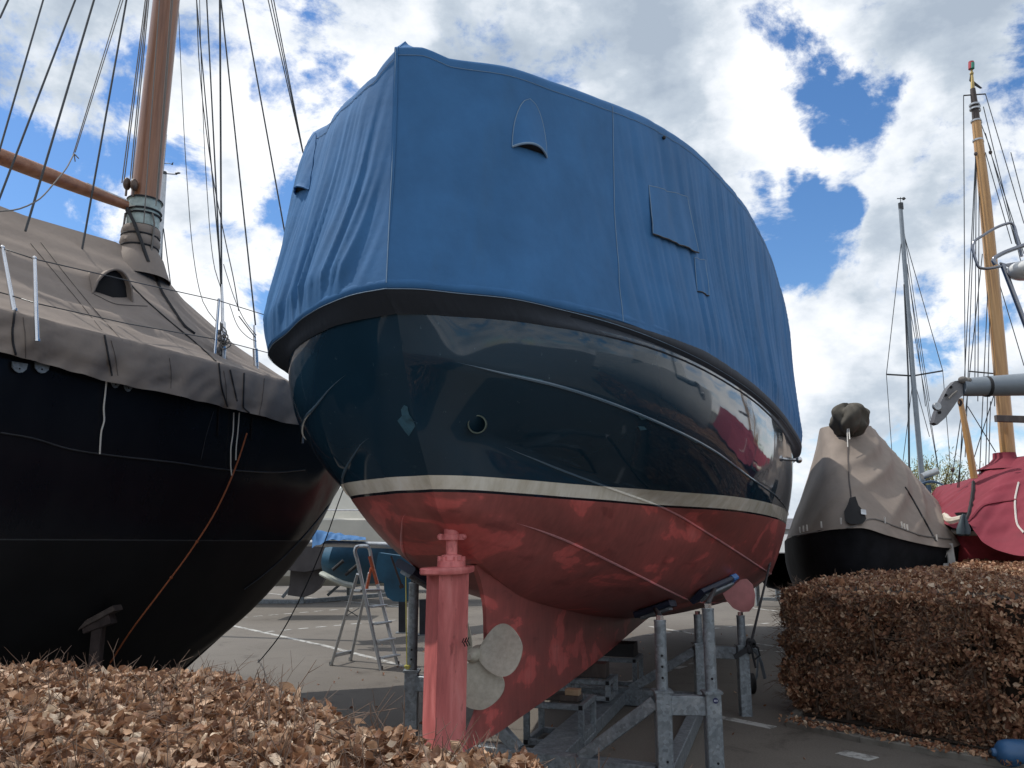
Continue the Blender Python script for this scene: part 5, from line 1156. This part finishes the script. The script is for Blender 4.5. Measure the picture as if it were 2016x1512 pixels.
def leaves(pos, nrm, size, na, nbb, root, mat, seed=1, name='leaves', curlv=1.0):
    r = np.random.default_rng(seed); n = len(pos); A = np.linspace(0, 1, na); Bv = np.linspace(-1, 1, nbb)
    aa, bv = np.meshgrid(A, Bv, indexing='ij')
    wprof = (np.sin(np.pi*np.clip(aa, 0, 1)**.85)**.75)*.34; wprof[-1] = .004; wprof[0] = .02
    zig = np.where(np.arange(na) % 2 == 0, 1., .9)[:, None]
    fold = r.uniform(.1, 1.15, n)*r.choice([1, 1, -1], n); curl = r.normal(0, 1.1, n)*curlv; twist = r.normal(0, .7, n); curl2 = r.normal(0, .8, n)
    S = size*r.uniform(.65, 1.3, n)
    y = np.broadcast_to(aa, (n, na, nbb)).copy(); wv = (wprof*zig)[None]*r.uniform(.8, 1.2, n)[:, None, None]
    x = bv[None]*wv*np.cos(fold)[:, None, None]; z = np.abs(bv)[None]*wv*np.sin(fold)[:, None, None]
    z = z+.5*wv*curl2[:, None, None]*bv[None]**2*np.sign(bv)[None]+r.normal(0, .03, (n, na, nbb))
    ph = curl[:, None, None]*(aa-.3)[None]; yc_ = np.where(np.abs(curl)[:, None, None] > .05, np.sin(ph)/np.where(np.abs(curl) > .05, curl, 1)[:, None, None], y-.3); zc_ = np.where(np.abs(curl)[:, None, None] > .05, (1-np.cos(ph))/np.where(np.abs(curl) > .05, curl, 1)[:, None, None], 0)
    y2 = yc_-z*np.sin(ph); z2 = zc_+z*np.cos(ph); tw = twist[:, None, None]*(aa[None]-.3); x3 = x*np.cos(tw)-z2*np.sin(tw)*.5; z3 = z2*np.cos(tw)+x*np.sin(tw)
    L = np.stack([x3, y2, z3], -1)*S[:, None, None, None]
    # orientation frame
    Z = nrm+r.normal(0, .9, (n, 3)); Z /= np.linalg.norm(Z, axis=1)[:, None]; T = r.normal(0, 1, (n, 3)); T[:, 2] -= .8; T -= Z*(T*Z).sum(1)[:, None]; T /= np.linalg.norm(T, axis=1)[:, None]; X = np.cross(T, Z)
    Vv = pos[:, None, None]+L[..., 0:1]*X[:, None, None]+L[..., 1:2]*T[:, None, None]+L[..., 2:3]*Z[:, None, None]
    Vv = Vv.reshape(-1, 3).astype(np.float32)-np.array(root.location, dtype=np.float32)
    q = np.array([(i*nbb+j, (i+1)*nbb+j, (i+1)*nbb+j+1, i*nbb+j+1) for i in range(na-1) for j in range(nbb-1)])
    Fq = (q[None]+(np.arange(n)*na*nbb)[:, None, None]).reshape(-1, 4)
    me = bpy.data.meshes.new(name); me.vertices.add(len(Vv)); me.vertices.foreach_set('co', Vv.ravel()); me.loops.add(Fq.size); me.loops.foreach_set('vertex_index', Fq.ravel().astype(np.int32))
    me.polygons.add(len(Fq)); me.polygons.foreach_set('loop_start', np.arange(0, Fq.size, 4, dtype=np.int32)); me.update(calc_edges=True)
    me.polygons.foreach_set('use_smooth', [True]*len(Fq))
    at_ = me.attributes.new('rnd', 'FLOAT', 'POINT'); at_.data.foreach_set('value', np.repeat(r.random(n), na*nbb).astype(np.float32))
    uv = me.uv_layers.new(name='UVMap'); U = np.stack([np.broadcast_to(bv, (n, na, nbb)).reshape(-1), np.broadcast_to(aa, (n, na, nbb)).reshape(-1)], -1)[Fq.ravel()]; uv.data.foreach_set('uv', U.ravel().astype(np.float32))
    me.materials.append(mat); o = bpy.data.objects.new(name, me); C.objects.link(o); o.parent = root; return o
TWIG = simple('beech twig', (.13, .085, .06), .7, 0, .3, 30)
def twigs(root, pts, dirs, L, r, seed=3, name='twigs'):
    rs = random.Random(seed); m = MB()
    for p, d in zip(pts, dirs):
        p = np.array(p); d = np.array(d)/np.linalg.norm(d); l = L*rs.uniform(.4, 1.3); P = [p]
        for k in range(3): d = d+np.array([rs.gauss(0, .18), rs.gauss(0, .18), rs.gauss(0, .12)]); d /= np.linalg.norm(d); P.append(P[-1]+d*l/3)
        m.tube(P, [r, r*.8, r*.65, r*.35], 4)
        for k in (1, 2):
            if rs.random() < .7:
                e_ = d+np.array([rs.gauss(0, .7), rs.gauss(0, .7), rs.gauss(.1, .5)]); e_ /= np.linalg.norm(e_); m.tube([P[k], P[k]+e_*l*.22, P[k]+e_*l*.4], [r*.6, r*.5, r*.25], 3)
    o = m.obj(name, TWIG, root); o['kind'] = 'stuff'; return o
LEAF1 = leafmat('dry beech leaf', [(0, (.13, .058, .032)), (.3, (.31, .165, .095)), (.65, (.51, .315, .195)), (.88, (.72, .52, .37)), (1, (.88, .75, .58))])
LEAF2 = leafmat('dry beech leaf russet', [(0, (.16, .065, .038)), (.35, (.34, .165, .095)), (.7, (.54, .31, .185)), (.93, (.68, .47, .31)), (1, (.8, .66, .5))])
# ---- near left hedge
hl = thing('beech_hedge', 'near clipped beech hedge with dry brown leaves, bottom left corner', 'hedge', (-1.5, 2.1, 0))
FE = [onz(x, y, 1.25)[:2] for x, y in ((-100, 1300), (100, 1296), (300, 1300), (430, 1306), (560, 1330), (640, 1362), (720, 1396), (800, 1418), (900, 1436), (980, 1450), (1050, 1478), (1110, 1530))]
FEx = np.array([p[0] for p in FE]); FEy = np.array([p[1] for p in FE])
def hedgeL(n, r, dmax, inner=False):
    x = r.uniform(-2.3, .3, n*3); y = r.uniform(.85, 3.1, n*3); far = np.interp(x, FEx, FEy)
    ok = (y < far) & (x > -1.05*y-.25); x, y, far = x[ok][:n], y[ok][:n], far[ok][:n]
    edge = np.clip((far-y)/.22, 0, 1); z0 = 1.25-.10*(1-edge)**2
    z0 = z0+np.array([.03*noise.noise(Vector((a*3.2, b*3.2, 0)))+.045*noise.noise(Vector((a*9, b*9, 5))) for a, b in zip(x, y)])
    z = z0-np.abs(r.normal(0, dmax, len(x))); return np.stack([x, y, z], 1), edge
r_ = np.random.default_rng(5)
p, e_ = hedgeL(30000, r_, .05); nr = np.tile([0., 0, 1.], (len(p), 1)); nr[:, 1] += (1-e_)*.8
leaves(p, nr, .0335, 6, 3, hl, LEAF1, 11, 'leaves', 1.5)
p2, e2_ = hedgeL(8000, r_, .15); p2[:, 2] -= .06; leaves(p2, np.tile([0., -.3, 1.], (len(p2), 1)), .038, 4, 3, hl, LEAF1, 12, 'inner_leaves')
# far side skirt of the near hedge
x = r_.uniform(-2.3, .2, 2600); y = np.interp(x, FEx, FEy)+r_.normal(0, .02, 2600); z = r_.uniform(.0, 1.22, 2600); p3 = np.stack([x, y, z], 1); leaves(p3, np.tile([0.2, 1., .3], (len(p3), 1)), .06, 4, 3, hl, LEAF2, 13, 'side_leaves')
p4, _ = hedgeL(900, r_, .03); twigs(hl, p4-[0, 0, .03], [(random.gauss(0, .5), random.gauss(0, .5), 1) for _ in p4], .11, .0017)
p5, _ = hedgeL(50, r_, .02); sel = np.array([q for q in p5]); twigs(hl, sel, [(random.gauss(0, .25), random.gauss(0, .25), 1) for _ in sel], .11, .0019, 8, 'upright_shoots')
p6, _ = hedgeL(2400, r_, .045); twigs(hl, p6-[0, 0, .02], [(random.gauss(0, 1), random.gauss(0, 1), .25) for _ in p6], .15, .0015, 9, 'fine_branches')
m = MB(); rs = random.Random(4)
for k in range(60):
    x = rs.uniform(-2.2, .1); y = rs.uniform(1.0, max(1.05, np.interp(x, FEx, FEy)-.15)); m.tube([(x, y, 0), (x+rs.gauss(0, .05), y+rs.gauss(0, .05), .6), (x+rs.gauss(0, .1), y+rs.gauss(0, .1), 1.12)], [.014, .01, .005], 5)
m.obj('stems', TWIG, hl)
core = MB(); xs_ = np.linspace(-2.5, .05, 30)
core.grid([[(x, y0, z) for (y0, z) in ((.9, 0), (.9, .92), (max(.95, np.interp(x, FEx, FEy)-.22), .96), (max(.95, np.interp(x, FEx, FEy)-.18), 0))] for x in xs_]); core.obj('shade_core', simple('shade brown', (.035, .024, .016), .9, 0, .5, 20, .6, 40), hl)  # added solid core, its dark colour stands in for shade between the leaves
# ---- right hedge
hr = thing('beech_hedge', 'large square-cut brown beech hedge on the right, leaves lit along its top', 'hedge', (6, 10, 0))
PR = np.array(HEDGE_R); HTOP = 1.32
def inpoly(x, y):
    c = np.zeros(len(x), bool); n = len(PR); j = n-1
    for i in range(n):
        xi, yi, xj, yj = *PR[i], *PR[j]; t = ((yi > y) != (yj > y)) & (x < (xj-xi)*(y-yi)/(yj-yi+1e-12)+xi); c ^= t; j = i
    return c
def face(i0, i1, n, r, inw=.05):
    a = PR[i0]; b = PR[i1]; t = r.random(n); d = (b-a)/np.linalg.norm(b-a); nrm = np.array([d[1], -d[0]]) 
    if inpoly(np.array([((a+b)/2+nrm*.2)[0]]), np.array([((a+b)/2+nrm*.2)[1]]))[0]: nrm = -nrm
    z = (HTOP-.08)*r.random(n)**.9; q = a+(b-a)*t[:, None]
    bul = np.array([.17*noise.noise(Vector((k*np.linalg.norm(b-a)*1.8+i0*7, zz_*2.6, 3)))+.09*noise.noise(Vector((k*np.linalg.norm(b-a)*5+i0*7, zz_*6, 6))) for k, zz_ in zip(t, z)])
    inset = np.abs(r.normal(0, inw, n)); q = q+nrm[None]*(bul-inset-.05*np.clip((.35-z)/.35, 0, 1)*3*.6)[:, None]
    # gaps where stems show through
    g_ = np.array([noise.noise(Vector((k*np.linalg.norm(b-a)*2.6+i0*3, zz_*4.2, 8))) for k, zz_ in zip(t, z)]); keep = (g_ > -.17) | (r.random(n) < .22)
    q, z, nn_ = q[keep], z[keep], np.tile([nrm[0], nrm[1], .25], (keep.sum(), 1)); return np.column_stack([q, z]), nn_
r_ = np.random.default_rng(9); AP = []; AN = []
for i0, i1, n in ((0, 1, 17000), (1, 2, 19000), (6, 0, 6500)):
    p, q = face(i0, i1, n, r_, .07); AP.append(p); AN.append(q)
p = np.concatenate(AP); q = np.concatenate(AN); leaves(p, q, .047, 4, 3, hr, LEAF2, 21, 'leaves', 1.4)
# deeper layer
AP = []; AN = []
for i0, i1, n in ((0, 1, 4500), (1, 2, 4000), (6, 0, 1500)):
    p, q = face(i0, i1, n, r_, .16); AP.append(p); AN.append(q)
leaves(np.concatenate(AP), np.concatenate(AN), .06, 4, 3, hr, LEAF2, 22, 'inner_leaves')
x = r_.uniform(2.8, 16, 130000); y = r_.uniform(3.9, 19.5, 130000); ok = inpoly(x, y); dist = np.hypot(x, y); ok &= r_.random(len(x)) < np.clip((9.5/dist)**1.6, .1, 1); ok &= (x/y < .78); x, y, dist = x[ok], y[ok], dist[ok]
def dseg(x, y, a, b):
    a = np.array(a); b = np.array(b); d = b-a; t = np.clip(((x-a[0])*d[0]+(y-a[1])*d[1])/(d@d), 0, 1); return np.hypot(x-a[0]-t*d[0], y-a[1]-t*d[1])
ed = np.minimum(np.minimum(dseg(x, y, PR[0], PR[1]), dseg(x, y, PR[1], PR[2])), dseg(x, y, PR[6], PR[0]))
z = HTOP+.014*np.clip(dist-9, 0, 9)+.05*np.array([noise.noise(Vector((a*2, b*2, 0))) for a, b in zip(x, y)])-np.abs(r_.normal(0, .035, len(x)))-.11*np.clip(1-ed/.35, 0, 1)**2
leaves(np.stack([x, y, z], 1), np.tile([0., 0, 1.], (len(x), 1)), .054*np.clip(dist/10, 1, 1.9), 4, 3, hr, LEAF2, 23, 'top_leaves')
pt = []; dr = []
for i0, i1, n in ((0, 1, 1700), (6, 0, 700)):
    p, q = face(i0, i1, n, r_, .06); pt += list(p); dr += list(q+r_.normal(0, .7, q.shape))
twigs(hr, pt, dr, .2, .0025, 5)
pt = [(x[i], y[i], HTOP-.02) for i in range(0, min(len(x), 5000), 14) if y[i] < 13]; twigs(hr, pt, [(random.gauss(0, .4), random.gauss(0, .4), 1) for _ in pt], .12, .003, 6, 'upright_shoots')
m = MB(); rs = random.Random(14)
for k in range(70):
    t = rs.random(); a = PR[0]+(PR[1]-PR[0])*t+np.array([.10, .14])*rs.uniform(.6, 1.6); m.tube([(a[0], a[1], 0), (a[0]+rs.gauss(0, .05), a[1]+rs.gauss(0, .05), .5), (a[0]+rs.gauss(0, .12), a[1]+rs.gauss(0, .12), 1.15)], [.016, .011, .005], 5)
m.obj('stems', TWIG, hr)
cen = PR.mean(0); inn = []
for i in range(len(PR)):
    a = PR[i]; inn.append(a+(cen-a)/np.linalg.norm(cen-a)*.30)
m = MB(); I = np.array(inn); top_ = np.column_stack([I, np.full(len(I), HTOP-.09)]); botm = np.column_stack([I, np.zeros(len(I))]); m.add(np.vstack([top_, botm]), [tuple(range(len(I)))]+[(i, (i+1) % len(I), len(I)+(i+1) % len(I), len(I)+i) for i in range(len(I))]); m.obj('shade_core', bpy.data.materials['shade brown'], hr, False)  # same added dark core, painting the shaded gaps of the right hedge
# litter of leaves along the kerb
n = 500; t = r_.random(n); a = np.array(onz(1560, 1432, 0)); b = np.array(onz(2030, 1520, 0)); q = a+(b-a)*t[:, None]+np.column_stack([r_.normal(0, .05, n), r_.normal(.06, .09, n), np.full(n, .012)]); q[:, 2] = .06+.01*r_.random(n)
lt = leaves(q, np.tile([0, 0, 1.], (n, 1)), .045, 4, 3, hr, LEAF2, 30, 'leaf_litter', .5); 
n = 260; q = np.column_stack([r_.uniform(-2.5, 5, n), r_.uniform(4.5, 16, n), np.full(n, .012)]); l2_ = leaves(q, np.tile([0, 0, 1.], (n, 1)), .045, 4, 3, hr, LEAF2, 31, 'leaf_litter', .5); l2_.parent = None; l2_.location = hr.location; l2_['kind'] = 'stuff'
lt.parent = None; lt.location = hr.location; lt['kind'] = 'stuff'

# ================================================================== SKY + SUN
SUN_AZ = math.radians(-76)      # measured from +Y towards +X
SUN_EL = math.radians(58)
w = bpy.data.worlds.new('World'); SC.world = w; w.use_nodes = True; nt = w.node_tree; nt.nodes.clear()
out = N(nt, 'ShaderNodeOutputWorld'); bg = N(nt, 'ShaderNodeBackground'); sky = N(nt, 'ShaderNodeTexSky', sky_type='NISHITA')
sky.sun_disc = False; sky.sun_elevation = SUN_EL; sky.sun_rotation = SUN_AZ; sky.air_density = 1.0; sky.dust_density = .3; sky.ozone_density = 2.5
bg.inputs[1].default_value = .12
hsv = N(nt, 'ShaderNodeHueSaturation'); hsv.inputs['Saturation'].default_value = 1.22; hsv.inputs['Hue'].default_value = .503; nt.links.new(sky.outputs[0], hsv.inputs['Color']); nt.links.new(hsv.outputs[0], bg.inputs[0])
tc = N(nt, 'ShaderNodeTexCoord')
def M1(op, *a, cl=False):
    q = N(nt, 'ShaderNodeMath', operation=op); q.use_clamp = cl
    for i, v in enumerate(a):
        if isinstance(v, (int, float)): q.inputs[i].default_value = v
        else: nt.links.new(v, q.inputs[i])
    return q.outputs[0]
def blobsum(blobs):
    acc = None
    for (x, y, r, wgt) in blobs:
        c = ray(x, y); c = c/np.linalg.norm(c); dt = N(nt, 'ShaderNodeVectorMath', operation='DOT_PRODUCT'); nt.links.new(nv, dt.inputs[0]); dt.inputs[1].default_value = tuple(c)
        a = r/F; mr = N(nt, 'ShaderNodeMapRange', interpolation_type='SMOOTHSTEP'); mr.inputs[1].default_value = math.cos(a); mr.inputs[2].default_value = math.cos(a*.25); mr.inputs[3].default_value = 0; mr.inputs[4].default_value = wgt
        nt.links.new(dt.outputs['Value'], mr.inputs[0]); acc = mr.outputs[0] if acc is None else M1('ADD', acc, mr.outputs[0])
    return acc
# gentle warp of the direction so blob edges are never round
wn = N(nt, 'ShaderNodeTexNoise'); wn.inputs['Scale'].default_value = 6.5; wn.inputs['Detail'].default_value = 6; nt.links.new(tc.outputs['Generated'], wn.inputs[0])
vs = N(nt, 'ShaderNodeVectorMath', operation='SUBTRACT'); nt.links.new(wn.outputs['Color'], vs.inputs[0]); vs.inputs[1].default_value = (.5, .5, .5)
vm = N(nt, 'ShaderNodeVectorMath', operation='MULTIPLY_ADD'); nt.links.new(vs.outputs[0], vm.inputs[0]); vm.inputs[1].default_value = (.24, .24, .24); nt.links.new(tc.outputs['Generated'], vm.inputs[2])
nvn = N(nt, 'ShaderNodeVectorMath', operation='NORMALIZE'); nt.links.new(vm.outputs[0], nvn.inputs[0]); nv = nvn.outputs[0]
holes = blobsum([(70, 330, 240, -.62), (190, 300, 120, -.35), (20, 250, 120, -.3), (330, 340, 60, -.25), (650, 90, 110, -.42), (700, 190, 80, -.38), (620, 240, 60, -.25), (520, 470, 130, -.5), (540, 580, 80, -.3), (250, 170, 60, -.4), (390, 110, 60, -.2), (160, 480, 60, -.3),
                 (1540, 105, 90, -.5), (1610, 150, 90, -.38), (1665, 230, 90, -.42), (1605, 285, 70, .45), (1600, 370, 90, -.4), (1660, 350, 80, -.25), (1560, 480, 170, -.75), (1590, 400, 90, -.3), (1850, 300, 70, -.4), (1995, 350, 60, -.4), (1845, 625, 80, -.5), (1835, 690, 50, -.35), (1745, 870, 100, -.4), (1960, 790, 60, -.3), (1620, 60, 60, -.2), (1870, 505, 60, -.3),
                 (420, 240, 120, .4), (480, 320, 110, .45), (60, 200, 90, .35), (250, 430, 110, .4), (450, 520, 70, .3), (130, 60, 240, .4), (1680, 680, 150, .5), (1900, 640, 90, .45), (1480, 240, 130, .5), (1760, 270, 90, .4), (1750, 420, 90, .45), (800, 50, 130, .35), (1150, 60, 260, .3), (1850, 80, 160, .4)])
n1 = N(nt, 'ShaderNodeTexNoise'); n1.inputs['Scale'].default_value = 6.5; n1.inputs['Detail'].default_value = 12; n1.inputs['Roughness'].default_value = .66; n1.inputs['Distortion'].default_value = .25
mpp = N(nt, 'ShaderNodeMapping'); mpp.inputs['Scale'].default_value = (1, 1, 1.5); mpp.inputs['Location'].default_value = (.3, 1.7, .2); nt.links.new(tc.outputs['Generated'], mpp.inputs[0]); nt.links.new(mpp.outputs[0], n1.inputs[0])
dens = M1('ADD', M1('MULTIPLY', M1('SUBTRACT', n1.outputs['Fac'], .5), 3.9), M1('ADD', holes, .34))
al = N(nt, 'ShaderNodeMapRange', interpolation_type='SMOOTHSTEP'); al.inputs[1].default_value = -.2; al.inputs[2].default_value = .40; nt.links.new(dens, al.inputs[0])
# cloud brightness: thick parts greyer, offset noise gives lit rims
n2 = N(nt, 'ShaderNodeTexNoise'); n2.inputs['Scale'].default_value = 5.0; n2.inputs['Detail'].default_value = 9; n2.inputs['Roughness'].default_value = .58; mp2 = N(nt, 'ShaderNodeMapping'); mp2.inputs['Location'].default_value = (3.3, .7, 1.2); mp2.inputs['Scale'].default_value = (1, 1, 1.7); nt.links.new(tc.outputs['Generated'], mp2.inputs[0]); nt.links.new(mp2.outputs[0], n2.inputs[0])
shade = blobsum([(120, 40, 330, .55), (1150, 90, 380, .42), (1850, 60, 260, .55), (620, 20, 160, .2), (1250, 60, 200, .1), (1650, 820, 200, .12), (1930, 420, 120, .2), (420, 180, 120, .15), 
                 (420, 290, 150, -.35), (540, 300, 110, -.25), (1620, 690, 130, -.4), (1890, 640, 100, -.35), (1470, 220, 110, -.35), (130, 220, 100, -.25), (250, 470, 110, -.2), (750, 110, 120, -.35), (1750, 230, 100, -.3)])
g2 = M1('ADD', M1('ADD', M1('MULTIPLY', M1('SUBTRACT', n2.outputs['Fac'], .5), 3.0), M1('MULTIPLY', dens, .22)), M1('ADD', shade, .14))
cr_ = N(nt, 'ShaderNodeValToRGB'); ce = cr_.color_ramp.elements; ce[0].position = .0; ce[0].color = (.86, .87, .88, 1); ce[1].position = 1.; ce[1].color = (.33, .39, .47, 1); e1 = ce.new(.35); e1.color = (.66, .70, .75, 1); e2_ = ce.new(.65); e2_.color = (.45, .51, .58, 1)
nt.links.new(g2, cr_.inputs[0]); bg2 = N(nt, 'ShaderNodeBackground'); bg2.inputs[1].default_value = 1.0; nt.links.new(cr_.outputs[0], bg2.inputs[0])
mx_ = N(nt, 'ShaderNodeMixShader'); nt.links.new(al.outputs[0], mx_.inputs[0]); nt.links.new(bg.outputs[0], mx_.inputs[1]); nt.links.new(bg2.outputs[0], mx_.inputs[2]); nt.links.new(mx_.outputs[0], out.inputs[0])
w.cycles.sampling_method = 'MANUAL'; w.cycles.sample_map_resolution = 1024
sl = bpy.data.lights.new('sun', 'SUN'); so = bpy.data.objects.new('sun', sl); C.objects.link(so); sl.energy = 2.6; sl.angle = math.radians(.5); sl.color = (1, .95, .88)
d = Vector((math.sin(SUN_AZ)*math.cos(SUN_EL), math.cos(SUN_AZ)*math.cos(SUN_EL), math.sin(SUN_EL))); so.rotation_euler = (-d).to_track_quat('-Z', 'Y').to_euler(); so.location = (-20, 10, 30)
vs_ = SC.view_settings; vs_.view_transform = 'Standard'; vs_.look = 'None'; vs_.exposure = .38; vs_.gamma = 1
SC.cycles.use_denoising = True; SC.cycles.max_bounces = 8
